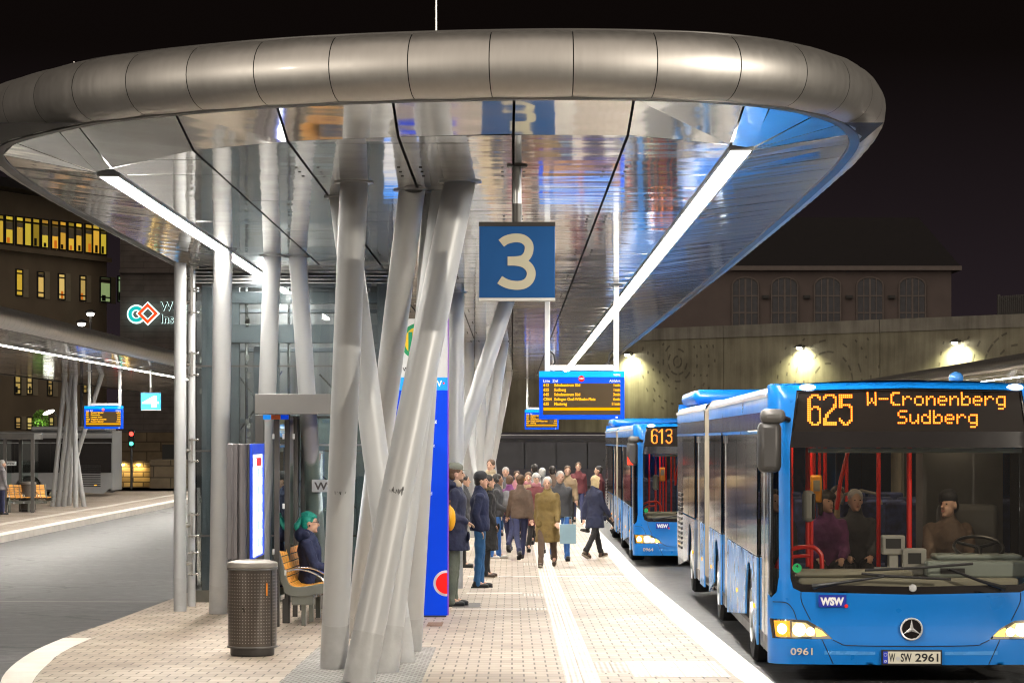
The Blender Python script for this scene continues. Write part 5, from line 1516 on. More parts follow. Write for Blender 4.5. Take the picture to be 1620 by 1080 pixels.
M['panel_rear_reflect'] = mat('bus_panel_rear_reflect', (.22,.27,.36), .25, var=.08, coat=.6)  # pale tone holds a reflection seen on the rear section's paint
M['star_metal'] = mat('star_metal', (.62,.62,.62), .3, .35, var=.03)
M['lamp_bowl'] = mat('lamp_bowl', (.8,.72,.5), .2, 1.0, emit=(1,.72,.32), es=.75, var=.5, vscale=25)
HW = 1.275
def bus(label, loc, rz, paint, number, lines, detail=True, cat='bus'):
    t = thing('articulated_bus', label, cat, loc, rz, 'city buses')
    pa = M[paint]
    TR = Matrix.Translation((0,10.85,0)) @ Matrix.Rotation(.0140 if detail else 0, 4, 'Z') @ Matrix.Translation((0,-10.85,0))
    # ---- front skin
    black = [(-1.085,.99),(-1.06,.90),(-.99,.865),(0,.845),(.99,.865),(1.06,.90),(1.085,.99),(1.085,2.18),(1.07,2.30),(1.02,2.69),(0,2.71),(-1.02,2.69),(-1.07,2.30),(-1.085,2.18)]
    corner = [(-1.2745,.84),(-1.25,.805),(-1.205,.86),(-1.185,1.0),(-1.185,2.24),(-1.2745,2.24)]
    hl = [(-1.262,.617),(-1.07,.617),(-.93,.607),(-.80,.535),(-.705,.44),(-1.24,.44)]
    full = [(-HW,.21),(HW,.21),(HW,2.735),(-HW,2.735)]
    mb = MB(); patch(mb, full, [black, corner, mirror(corner), hl, mirror(hl)], .06)
    mb.build('front_panel', pa, t, angle=60)
    # panel joints
    mb = MB()
    for poly in ([(-.99,.862),(-.985,.78),(-.94,.68),(-.905,.612)],[(-1.235,.77),(-1.12,.765),(-1.06,.70),(-1.03,.615)],[(-.705,.435),(-.64,.405),(-.55,.385),(0,.378)],[(-.80,.435),(-.70,.215)]):
        for mir in (1,-1):
            mb.path([surf(u2s(u*mir), w, .001) for u, w in [tuple(p) for p in smooth_curve(poly, 6)]], .0042, 5)
    mb.build('panel_joint', M['black'], t)
    # pale stripe on the bumper
    mb = MB(); patch(mb, [(-.78,.335),(-.325,.33),(-.325,.30),(-.78,.30)], (), .05, .002); patch(mb, [(.30,.33),(.78,.335),(.78,.30),(.30,.30)], (), .05, .002)
    mb.build('bumper_stripe', M['panel_pale'], t)
    # black glazed zone: destination display, bars, windscreen
    disp = [(-1.005,2.672),(0,2.692),(1.005,2.672),(1.055,2.315),(-1.055,2.315)]
    glass_o = [(-1.072,1.02),(-1.045,.955),(-.98,.935),(0,.915),(.98,.935),(1.045,.955),(1.072,1.02),(1.072,2.17),(-1.072,2.17)]
    mb = MB(); patch(mb, black, [glass_o, disp], .06, -.012)
    mb.build('windscreen_surround', M['black_gloss'], t)
    mb = MB(); patch(mb, glass_o, (), .09, -.012)
    mb.build('windscreen', M['windscreen'], t)
    for c in (corner, mirror(corner)):
        mb = MB(); patch(mb, c, (), .05, -.006); mb.build('corner_window', M['side_glass'] if detail else M['black_gloss'], t)
    mb = MB(); patch(mb, disp, (), .08, -.03); d = mb.build('destination_display', mat('display_ground', (.014,.010,.008), .5, var=.2, spec=.12), t)
    if number:
        pit = .0178
        mb = MB(); mc = MB()
        def put(dots, u0, w0, k=.47):
            for x, y in dots:
                c = surf(u2s(u0+x*pit), w0+y*pit, -.026)
                for m_, q_, dy in ((mb, k, 0), (mc, k*.62, -.0015)):
                    h = pit*q_; m_.add([(c.x-h,c.y+dy,c.z-h),(c.x+h,c.y+dy,c.z-h),(c.x+h,c.y+dy,c.z+h),(c.x-h,c.y+dy,c.z+h)], [(0,1,2,3)])
        dd, wd = dots_of(number, BIG); put(dd, -.92 if lines else -1.0+.22, 2.645)
        for s_, uc, w0 in lines:
            dd, wd = dots_of(s_, FONT57); put(dd, uc-wd*pit/2, w0)
        mc.m = [1]*len(mc.f); o_ = len(mb.v); mb.v += mc.v; mb.f += [[i+o_ for i in f] for f in mc.f]; mb.m += mc.m
        mb.build('led_lettering', [M['led'], M['led_core']], d, smooth=False)
    # headlamps
    for mir, hp in ((1, hl), (-1, mirror(hl))):
        mb = MB(); patch(mb, hp, (), .05, -.035)
        h_ = mb.build('headlight', M['chrome'], t)
        f = (lambda P_: P_ if mir == 1 else mirror(P_))
        mb = MB(); patch(mb, f([(-1.245,.600),(-1.095,.600),(-1.09,.455),(-1.225,.455)]), (), .05, -.02); mb.build('indicator', M['indicator_bowl'], h_)
        mb = MB(); patch(mb, f([(-1.165+.042*math.cos(a), .528+.046*math.sin(a)) for a in [2*PI*k/18 for k in range(18)]]), (), .05, -.015); mb.build('indicator_core', M['headlamp'], h_)
        mb = MB(); patch(mb, f([(-1.072,.590),(-.95,.585),(-.875,.535),(-.86,.462),(-1.07,.455)]), (), .05, -.026); mb.build('lamp_bowl', M['lamp_bowl'], h_)
        mb = MB()
        for uu, ww, rr0 in ((-1.005,.522,.056),(-.905,.505,.036)):
            patch(mb, f([(uu+rr0*math.cos(a), ww+rr0*math.sin(a)) for a in [2*PI*k/20 for k in range(20)]]), (), .03, -.018)
        mb.build('lamp', M['headlamp'], h_)
        mb = MB(); patch(mb, f([(-.86,.54),(-.80,.51),(-.76,.47),(-.85,.462)]), (), .05, -.02); mb.build('reflector', M['indicator'], h_)
        mb = MB(); patch(mb, hp, (), .06, -.002); mb.build('lens', M['lens'], h_)
    # marker lights at the roof edge
    for u in (-.92,.96):
        c = surf(u2s(u), 2.716, .004); mb = MB(); mb.ell(c, (.075,.02,.028)); mb.build('marker_light', M['blue_marker'], t)
    # ---- roof
    rs = []
    secs = [(0.42,2.79),(10.3,2.79)]
    prof = [(-HW,2.50),(-HW,2.65),(-1.24,2.715),(-1.15,2.745),(-.6,2.775),(0,2.785),(.6,2.775),(1.15,2.745),(1.24,2.715),(HW,2.65),(HW,2.50)]
    mb = MB(); mb.rings([[Vector((x,y,z)) for x,z in prof] for y in (.285,.45,10.3)], cap=False, closed=False)
    fr = []
    ring0 = [surf(-SMAX + 2*SMAX*k/24, 2.735) for k in range(25)]
    back = [Vector((p.x*.93, .55, 2.745+.04*(1-(p.x/HW)**2))) for p in ring0]
    mb.rings([ring0, [a.lerp(b,.35)+Vector((0,0,.014)) for a,b in zip(ring0,back)], back], cap=False, closed=False)
    mb.build('roof', pa, t, angle=50)
    mb = MB(); mb.ell((.55,1.0,2.82),(.07,.09,.06)); mb.build('roof_unit', M['panel_pale'] if detail else pa, t, bevel=.05)
    mb = MB(); mb.rings([[TR @ Vector((x,y,z)) for x,z in prof] for y in (11.35,17.9)], cap=False, closed=False)
    mb.box(-HW+.02,HW-.02,17.85,17.92,.4,2.8,TR)
    mb.build('rear_roof', pa, t, angle=50)
    mb = MB(); mb.box(-1.22,1.15,14.6,17.7,2.76,2.98,TR); mb.build('rear_roof_unit', pa, t, bevel=.10)
    # ---- sides
    def arch(v0, v1, w0, w1, cv, r=.56):
        pts = [(v0,w0)]
        if v0 < cv < v1:
            pts += [(cv-r*math.cos(a), max(w0,.45+r*math.sin(a))) for a in [PI*k/14 for k in range(15)]]
        return pts+[(v1,w0),(v1,w1),(v0,w1)]
    def side(name, sgn, poly, m, off=.0, th=.02, T=None, parent=None):
        mb = MB(); n = len(poly); xs = (sgn*(HW+off), sgn*(HW+off-th))
        vs = [Vector((xs[0],a,b)) for a,b in poly]+[Vector((xs[1],a,b)) for a,b in poly]
        if T is not None: vs = [T @ v for v in vs]
        mb.add(vs, [tuple(range(n)), tuple(range(2*n-1,n-1,-1))]+[(i,(i+1)%n,(i+1)%n+n,i+n) for i in range(n)])
        return mb.build(name, m, parent or t, smooth=False)
    low = M['panel_pale'] if paint == 'bus_blue' else pa  # reflection of the lit platform painted in as a paler blue
    rect = lambda a,b,c,d: [(a,c),(b,c),(b,d),(a,d)]
    doors_front = [(.36,1.66),(6.35,7.65)]; doors_rear = [(12.2,13.5)]
    for sgn in (-1,1):
        segs = [(.285,10.3,None)]
        dfs = doors_front if sgn == -1 else []
        drs = doors_rear if sgn == -1 else []
        edges = [.29]+[x for d_ in dfs for x in d_]+[10.3]
        for a, b in zip(edges[0::2], edges[1::2]):
            if b-a < .1: continue
            cv = 2.75 if a < 2.75 < b else 8.55
            side('side_panel', sgn, arch(a,b,.26,1.10,cv), low)
            k = max(1, round((b-a)/1.5))
            for i in range(k):
                side('side_window', sgn, rect(a+(b-a)*i/k+.02, a+(b-a)*(i+1)/k-.02, 1.12, 2.295), M['side_glass'] if detail else M['dull_glass'], -.004, .012)
            side('window_post', sgn, rect(a,b,1.105,1.118), M['black'], -.001)
        side('cant_window', sgn, rect(.30,10.3,2.33,2.63), M['black_gloss'], -.002)
        side('cant_rail', sgn, rect(.30,10.3,2.297,2.327), pa, .003)
        side('gutter', sgn, rect(.30,10.3,2.632,2.665), M['steel_light'], .012, .03)
        for a, b in dfs+drs:
            T_ = TR if a > 11 else None
            for x0, x1 in ((a+.01,(a+b)/2-.005),((a+b)/2+.005,b-.01)):
                dr = side('door', sgn, rect(x0,x1,.27,2.29), M['graphite'], -.03, .03, T_)
                side('door_glass', sgn, rect(x0+.06,x1-.06,.42,2.20), M['side_glass'], -.025, .004, T_, dr)
                side('door_edge', sgn, rect(x0,x0+.03,.27,2.29), M['steel_light'], -.022, .006, T_, dr)
        edges = [11.35]+[x for d_ in drs for x in d_]+[17.9]
        for a, b in zip(edges[0::2], edges[1::2]):
            cv = 14.55 if a < 14.55 < b else -5
            side('side_panel', sgn, arch(a,b,.26,1.10,cv) if b < 17 else arch(a,b-.35,.26,1.10,cv)[:-2]+[(b,.55),(b,1.10),(a,1.10)], low if a < 13 else M['panel_rear_reflect'] if paint == 'bus_blue' else low, 0, .02, TR)
            k = max(1, round((b-a)/1.5))
            for i in range(k): side('side_window', sgn, rect(a+(b-a)*i/k+.02, a+(b-a)*(i+1)/k-.02, 1.12, 2.295), M['side_glass'] if i < k-1 or b < 17 else M['black_gloss'], -.004, .012, TR)
        side('cant_window', sgn, rect(11.35,17.9,2.33,2.63), M['black_gloss'], -.002, .02, TR)
        side('cant_rail', sgn, rect(11.35,17.9,2.297,2.327), pa, .003, .02, TR)
        side('gutter', sgn, rect(11.35,17.9,2.632,2.665), M['steel_light'], .012, .03, TR)
        mb = MB()
        for k in range(12): mb.box(sgn*HW-.012,sgn*HW+.012,16.55,17.45,.55+k*.075,.59+k*.075,TR)
        mb.build('engine_grille', M['black'], t, smooth=False)
        mb = MB()
        for v in (1.9,4.5,9.6): mb.box(sgn*(HW+.004)-.006,sgn*(HW+.004)+.006,v,v+.09,.60,.64)
        for v in (11.7,13.8,17.2): mb.box(sgn*(HW+.004)-.006,sgn*(HW+.004)+.006,v,v+.09,.60,.64,TR)
        mb.build('side_marker', M['amber_dim'], t, smooth=False)
    # ---- bellows
    mb = MB(); rs = []
    for k in range(25):
        y = 10.28+1.1*k/24; g_ = .0 if k % 2 else .045
        prof2 = [(-HW+g_,.42),(-HW+g_,2.62),(-1.18+g_,2.76-g_),(0,2.80-g_),(1.18-g_,2.76-g_),(HW-g_,2.62),(HW-g_,.42)]
        rs.append([Vector((x,y,z)) for x,z in prof2])
    mb.rings(rs, cap=False, closed=False); mb.build('bellows', M['bellows'], t, smooth=False)
    # ---- wheels
    for v in (2.75,8.55,14.55):
        for sgn in (-1,1):
            w_ = MB(); c = Vector((sgn*1.10,v,.475)); c = TR @ c if v > 11 else c
            prof3 = [(.28,-.14),(.44,-.14),(.473,-.10),(.475,.0),(.473,.10),(.44,.14),(.28,.14)]
            rs = [[c+Vector((x,r*math.cos(2*PI*j/28),r*math.sin(2*PI*j/28))) for j in range(28)] for r,x in prof3]
            w_.rings(rs, cap=False); tw = w_.build('wheel', M['rubber'], t)
            mb = MB(); prof4 = [(.29,.13),(.27,.15),(.25,.10),(.14,.09),(.13,.16),(.02,.165)]
            mb.rings([[c+Vector((sgn*x,r*math.cos(2*PI*j/24),r*math.sin(2*PI*j/24))) for j in range(24)] for r,x in prof4]); mb.build('rim', M['steel_light'], tw)
    mb = MB(); mb.box(-1.2,1.2,.5,2.0,.22,.34); mb.box(-1.2,1.2,3.5,7.9,.22,.34); mb.box(-1.15,1.15,11.3,13.7,.22,.34,TR); mb.box(-.8,.8,1.9,10.4,.24,.36)
    mb.build('underframe', M['black'], t, smooth=False)
    # ---- mirror on the kerb side
    mb = MB(); mb.path([(-1.10,.12,2.42),(-1.22,-.06,2.46),(-1.31,-.26,2.42),(-1.31,-.30,2.32)], .028, 8); mir_ = mb.build('mirror_arm', M['black'], t)
    mb = MB(); mb.box(-1.41,-1.20,-.40,-.22,1.95,2.40); mb.build('mirror_housing', M['graphite'], t, bevel=.055)
    mb = MB(); mb.box(-1.385,-1.165,-.415,-.20,2.385,2.515); mb.build('mirror_cap', M['grey_metal'], t, bevel=.05)
    # ---- interior
    mb = MB(); mb.box(-1.24,1.24,.55,10.25,.36,.40); mb.box(-1.2,1.2,11.4,17.8,.36,.40,TR); mb.build('floor', M['interior'], t, smooth=False)
    mb = MB(); mb.box(-1.24,1.24,.35,10.25,2.36,2.40); mb.box(-1.2,1.2,11.4,17.8,2.36,2.40,TR); mb.box(-1.24,1.24,10.2,10.25,.4,2.36) if False else None; mb.build('ceiling', M['interior_grey'], t, smooth=False)
    if not detail: 
        mb = MB(); mb.box(-1.0,1.0,2.0,10.0,.4,1.25); mb.build('seat_row', M['seat_cloth'], t, smooth=False)
        return t
    mb = MB()
    for y in (2.2,4.4,6.6,8.8):
        for x in (-.75,.75): mb.box(x-.05,x+.05,y,y+1.0,2.335,2.355)
    mb.box(.35,.75,.75,.95,2.335,2.355); mb.build('ceiling_lamp_and_fill', M['cab_light'], t, smooth=False)  # the box over the cab is an added lamp to brighten the driver
    mb = MB(); mb.box(-1.0,1.0,.18,.95,.86,.985); mb.box(-1.03,.05,.20,.70,.985,1.045); mb.build('dashboard', M['dash'], t, bevel=.03)
    mb = MB(); mb.box(.18,1.16,.28,.95,.98,1.13); mb.box(.30,1.1,.55,.98,1.131,1.18); mb.build('driver_console', M['dash_green'], t, bevel=.045)
    mb = MB(); mb.box(.30,.52,.262,.279,1.02,1.07); mb.build('switch_panel', M['black'], t, smooth=False)
    mb = MB()
    st_c = Vector((.74,.86,1.235)); Rm = Matrix.Rotation(R(24),3,'X')
    mb.path([st_c + Rm @ Vector((.23*math.cos(a),.23*math.sin(a),0)) for a in [2*PI*k/28 for k in range(29)]], .016, 8)
    for a in (.5,2.6,4.71): mb.tube(st_c, st_c+Rm @ Vector((.22*math.cos(a),.22*math.sin(a),0)), .018, .014, 8)
    mb.tube(st_c, st_c+Vector((0,.05,-.3)), .035,.04,10); mb.build('steering_wheel', M['black'], t)
    mb = MB(); mb.box(-.20,.01,.50,.66,1.18,1.36); mb.box(-.14,-.05,.52,.64,1.0,1.18); mb.box(-.02,.20,.46,.62,1.06,1.24); mb.box(-.26,.18,.48,.70,.99,1.06); tm = mb.build('ticket_printer', M['interior_grey'], t, bevel=.015)
    mb = MB(); mb.box(-.17,-.03,.494,.499,1.24,1.33); mb.box(.03,.15,.454,.459,1.10,1.20); mb.build('printer_screen', M['black'], tm, smooth=False)
    poles = [(-.76,1.9,1.0,2.36,.022),(-.86,2.6,.9,2.36,.02),(-.62,3.0,.4,2.36,.02),(-.52,3.8,.4,2.36,.02),(-.46,3.8,.4,2.36,.018),(-.30,4.8,.4,2.36,.018),(.17,1.45,.98,2.36,.026),(.11,3.4,.4,2.36,.022),(-.95,4.2,.4,2.36,.02),(.06,6.0,.4,2.36,.02),(-.15,6.4,.4,2.36,.02)]
    for x, y, z0, z1, r in poles:
        mb = MB(); mb.tube((x,y,z0),(x,y,z1),r,r,12); mb.build('grab_pole', M['red_tube'], t)
    mb = MB(); mb.path([(p.x,1.2,p.y) for p in smooth_curve([(-1.12,1.02),(-1.08,1.12),(-.98,1.20),(-.80,1.225),(-.72,1.18),(-.69,1.08),(-.69,.6)],5)], .022, 8)
    mb.path([(-1.1,1.25,1.05),(-.95,1.25,1.13),(-.8,1.25,1.14)], .018, 8)
    mb.path([(-.26,4.0,1.5),(-.22,4.0,1.8),(-.12,4.0,2.2),(-.08,4.0,2.36)], .022, 8); mb.build('handrail', M['red_tube'], t)
    mb = MB(); mb.box(-.635,-.52,2.9,3.0,1.60,1.88); v_ = mb.build('ticket_validator', M['validator'], t, bevel=.02)
    mb = MB(); mb.box(-.61,-.545,2.89,2.899,1.72,1.83); mb.build('validator_screen', M['dash'], v_, smooth=False)
    mb = MB(); mb.box(-.82,-.70,1.78,1.88,1.44,1.75); v2 = mb.build('card_reader', M['interior_grey'], t, bevel=.045)
    mb = MB(); mb.box(-.725,-.695,1.772,1.80,1.47,1.72); mb.build('reader_face', M['black'], v2, bevel=.01)
    mb = MB()
    def seat(x, y):
        mb.box(x-.22,x+.22,y,y+.07,.85,1.58); mb.box(x-.22,x+.22,y-.42,y,.78,.88)
    for y in (4.2,5.3,6.4,9.2):
        for x in ((-.85,-.38,.42,.9) if y > 5 else (.02,.5,.95)): seat(x,y)
    mb.build('seat', M['seat_cloth'], t, bevel=.05)
    mb = MB(); mb.path([(-.19,4.16,1.55),(-.16,4.16,1.66),(.02,4.16,1.70),(.2,4.16,1.66),(.23,4.16,1.55)], .018, 8); mb.build('seat_handle', M['interior_grey'], t)
    mb = MB(); mb.box(.46,1.06,1.62,1.74,.75,1.62); mb.box(.50,1.02,1.15,1.62,.78,.90); mb.build('driver_seat', M['interior'], t, bevel=.06)
    mb = MB(); mb.box(.36,.40,1.9,2.4,.4,2.3); mb.box(.4,1.22,2.38,2.42,.4,2.3); mb.build('cab_partition', M['interior'], t, smooth=False)
    mb = MB(); mb.box(-.9,1.05,.30,.34,2.12,2.165); mb.box(-1.0,1.05,.36,.5,2.20,2.33); mb.build('sun_blind', M['dash_green'], t, bevel=.01)
    # ---- front fittings
    def rod(name, pts, r, m): mb = MB(); mb.path([surf(u2s(u), w, o) for u,w,o in pts], r, 8); return mb.build(name, m, t)
    rod('wiper', [(-.88,.915,.03),(-.84,.925,.05),(-.62,.955,.05),(-.25,1.01,.045)], [.03,.02,.014,.010], M['black'])
    rod('wiper_blade', [(-.45,1.035,.03),(-.2,1.012,.035),(.35,.985,.03)], .012, M['rubber'])
    rod('wiper', [(.83,.905,.03),(.80,.915,.05),(.6,.975,.05),(.33,1.08,.045)], [.03,.02,.014,.010], M['black'])
    rod('wiper_blade', [(-.42,1.065,.03),(.1,1.09,.035),(.55,1.125,.03)], .012, M['rubber'])
    mb = MB(); mb.lathe([(.034,0),(.036,.008),(.03,.014),(.0,.016)], n=20); o = mb.build('round_badge', M['steel_light'], t); o.location = surf(.012,.905,.0); o.rotation_euler = (PI/2,0,0)
    def flat(x, w, o=.004): 
        p = surf(u2s(x), w, o); return Matrix.Translation(p) @ Matrix.Rotation(PI/2,4,'X')
    # operator logo
    p = surf(u2s(-.71),.785,.004); ang = .12*.71/CU
    LM = Matrix.Translation(p+Vector((0,-.012,0))) @ Matrix.Rotation(PI/2,4,'X')
    mb = MB(); mb.slab([(-.125,-.055),(.125,-.055),(.125,.055),(-.125,.055)], LM, .004); lg = mb.build('operator_logo', M['logo_blue'], t, smooth=False)
    mb = MB(); put_text(mb, 'WSW', .1, LM @ Matrix.Translation((-.11,-.04,.006)), .006, width=.215, height=.075); mb.build('logo_letters', M['logo_white'], lg, smooth=False)
    mb = MB(); mb.slab([(.125+.017*math.cos(a),-.045+.017*math.sin(a)) for a in [2*PI*k/20 for k in range(20)]], LM @ Matrix.Translation((0,0,.0045)), .002); mb.build('logo_dot', M['bright_red'], lg, smooth=False)
    # emblem: ring with three-pointed star
    EM = Matrix.Translation(surf(.0,.535,.025)) @ Matrix.Rotation(PI/2,4,'X')
    mb = MB(); mb.slab([(.098*math.cos(a),.098*math.sin(a)) for a in [2*PI*k/36 for k in range(36)]], EM @ Matrix.Translation((0,0,-.03)), .028); eb = mb.build('emblem', M['black_gloss'], t)
    mb = MB(); mb.path([EM @ Vector((.095*math.cos(a),.095*math.sin(a),0)) for a in [2*PI*k/36 for k in range(37)]], .009, 8)
    for k in range(3):
        a = PI/2+2*PI*k/3; tipv = Vector((.092*math.cos(a),.092*math.sin(a),.002)); l_ = Vector((.019*math.cos(a+PI/3),.019*math.sin(a+PI/3),.002)); r_ = Vector((.019*math.cos(a-PI/3),.019*math.sin(a-PI/3),.002)); c_ = Vector((0,0,.016))
        mb.add([EM @ v for v in (c_,l_,tipv,r_)], [(0,2,1),(0,3,2)])
    mb.build('emblem_star', M['star_metal'], eb, smooth=False)
    # plate
    PM = Matrix.Translation(surf(0,.278,.03)) @ Matrix.Rotation(PI/2,4,'X')
    mb = MB(); mb.slab([(-.272,-.07),(.272,-.07),(.272,.07),(-.272,.07)], PM @ Matrix.Translation((0,0,-.03)), .03); pl = mb.build('number_plate', M['black'], t, bevel=.004)
    mb = MB(); mb.slab([(-.215,-.052),(.258,-.052),(.258,.056),(-.215,.056)], PM, .004); mb.build('plate_face', M['plate'], pl, smooth=False)
    mb = MB(); mb.slab([(-.258,-.052),(-.216,-.052),(-.216,.056),(-.258,.056)], PM, .004); mb.build('plate_band', M['eu_blue'], pl, smooth=False)
    mb = MB(); PT = lambda x: PM @ Matrix.Translation((x,-.036,.006))
    put_text(mb, 'W', .1, PT(-.205), .002, width=.055, height=.076); put_text(mb, 'SW', .1, PT(-.10), .002, width=.098, height=.076); put_text(mb, '2961' if number == '625' else '2964', .1, PT(.03), .002, width=.208, height=.076)
    mb.build('plate_text', M['black'], pl, smooth=False)
    mb = MB(); mb.slab([(-.125+.018*math.cos(a),-.006+.018*math.sin(a)) for a in [2*PI*k/16 for k in range(16)]], PM @ Matrix.Translation((0,0,.0045)), .001); mb.build('plate_seal', M['steel_light'], pl, smooth=False)
    mb = MB(); put_text(mb, 'D', .03, PM @ Matrix.Translation((-.247,-.042,.006)), .001, height=.022); ring_ = [(-.237+.014*math.cos(a),.028+.014*math.sin(a)) for a in [2*PI*k/12 for k in range(12)]]
    for x_, y_ in ring_: mb.slab([(x_-.002,y_-.002),(x_+.002,y_-.002),(x_+.002,y_+.002),(x_-.002,y_+.002)], PM @ Matrix.Translation((0,0,.0045)), .001)
    mb.build('plate_country', M['logo_white'], pl, smooth=False)
    FM = Matrix.Translation(surf(u2s(-.98),.33,.01)) @ Matrix.Rotation(PI/2,4,'X')
    mb = MB(); put_text(mb, '0961' if number == '625' else '0964', .09, FM @ Matrix.Translation((-.105,-.035,.012)), .0015, width=.20, height=.066); mb.build('fleet_number', mat('fleet_gold', (.55,.48,.36), .4), t, smooth=False)
    GM = Matrix.Translation(surf(u2s(-1.025),1.08,-.002)) @ Matrix.Rotation(PI/2,4,'X')
    mb = MB(); mb.slab([(.042*math.cos(a),.042*math.sin(a)) for a in [2*PI*k/24 for k in range(24)]], GM @ Matrix.Translation((0,0,.004)), .002); gs = mb.build('green_sticker', mat('sticker_green', (.0,.33,.09), .5), t, smooth=False)
    mb = MB(); put_text(mb, '4', .05, GM @ Matrix.Translation((0,.004,.008)), .002, 'CENTER', height=.028); mb.build('sticker_text', M['black'], gs, smooth=False)
    return t

brz = -.0232
bY = 23.1
b_front = Vector(((1442-CX)*bY/F, bY, zg(bY)-.185))
front_bus = bus('blue articulated bus showing route 625 to Cronenberg at the kerb with headlights on', b_front, brz, 'bus_blue', '625', [('W-Cronenberg', .25, 2.665), ('Sudberg', .26, 2.500)])
c2Y = 49.4
b2 = Vector((2.34+HW, c2Y, zg(c2Y)-.165))
second_bus = bus('blue articulated bus showing route 613 stopped behind the front bus', b2, -.012, 'bus_blue', '613', [('Schulzentrum', .33, 2.60)])
silver_bus = bus('silver bus seen side-on behind the slanted columns of the far platform', (-16.0-18.0, 103.0+HW, Z4-KERB), -PI/2, 'bus_silver', '', [], detail=False)
dark_bus = bus('dark bus crossing side-on in the distance behind the crowd', (-4.0, 118.0, Z4-KERB), -PI/2, 'bus_dark', '', [], detail=False)

mb = MB(); mb.add([(-1.40,-.404,1.965),(-1.28,-.404,1.965),(-1.34,-.404,2.02),(-1.40,-.404,2.13)], [(0,1,2,3)])  # red reflection in the mirror, painted as a glowing patch
mb.build('mirror_red_reflection', mat('red_reflection', (.8,.03,.01), .3, emit=(1,.05,.01), es=.5), second_bus, smooth=False)
# ================================================================== people
SKIN = {'light': mat('skin_light', (.50,.30,.21), .5, var=.06), 'mid': mat('skin_mid', (.30,.17,.11), .5, var=.06)}
def cloth(name, col, rough=.85, bump=.35, bs=22, var=.18):
    return mat(name, col, rough, var=var, vscale=7, bump=bump, bscale=bs)
C_ = {k: cloth('cloth_'+k, v) for k, v in dict(navy=(.020,.024,.055), navy2=(.014,.020,.060), olive_grey=(.12,.135,.105), jeans=(.022,.10,.24), jeans2=(.03,.11,.33), black=(.014,.013,.014), grey=(.13,.13,.14),
     charcoal=(.045,.045,.05), olive=(.17,.115,.035), maroon=(.13,.03,.035), purple=(.13,.03,.12), cream=(.45,.37,.25), brown=(.10,.065,.045), pink=(.40,.17,.20), beige=(.36,.28,.19), darkblue=(.03,.035,.09), tan=(.24,.17,.10), cap=(.17,.18,.145), plaid=(.22,.21,.22), fur=(.30,.22,.11)).items()}
HAIR = {'blond': cloth('hair_blond', (.48,.37,.20), .6, .5, 40), 'dark': cloth('hair_dark', (.018,.013,.010), .55, .5, 40), 'brown': cloth('hair_brown', (.085,.045,.022), .6, .5, 40), 'grey': cloth('hair_grey', (.36,.35,.33), .6, .5, 40), 'teal': cloth('hair_teal', (.0,.24,.19), .5, .6, 45)}
M['eye'] = mat('eye_dark', (.02,.015,.012), .2); M['lip'] = mat('lip', (.36,.13,.11), .5)
M['shoe_black'] = mat('shoe_black', (.014,.013,.012), .5, bump=.1); M['shoe_white'] = mat('shoe_white', (.62,.60,.56), .5); M['sole'] = mat('shoe_sole', (.34,.29,.22), .6); M['boot_brown'] = mat('boot_brown', (.06,.035,.022), .55)

def rotx(a): return Matrix.Rotation(a, 3, 'X')
def remesh(o, vox, it=6, fac=.5):
    r = o.modifiers.new('skin', 'REMESH'); r.mode = 'VOXEL'; r.voxel_size = vox; r.use_smooth_shade = True
    s = o.modifiers.new('soft', 'SMOOTH'); s.iterations = it; s.factor = fac
    return o

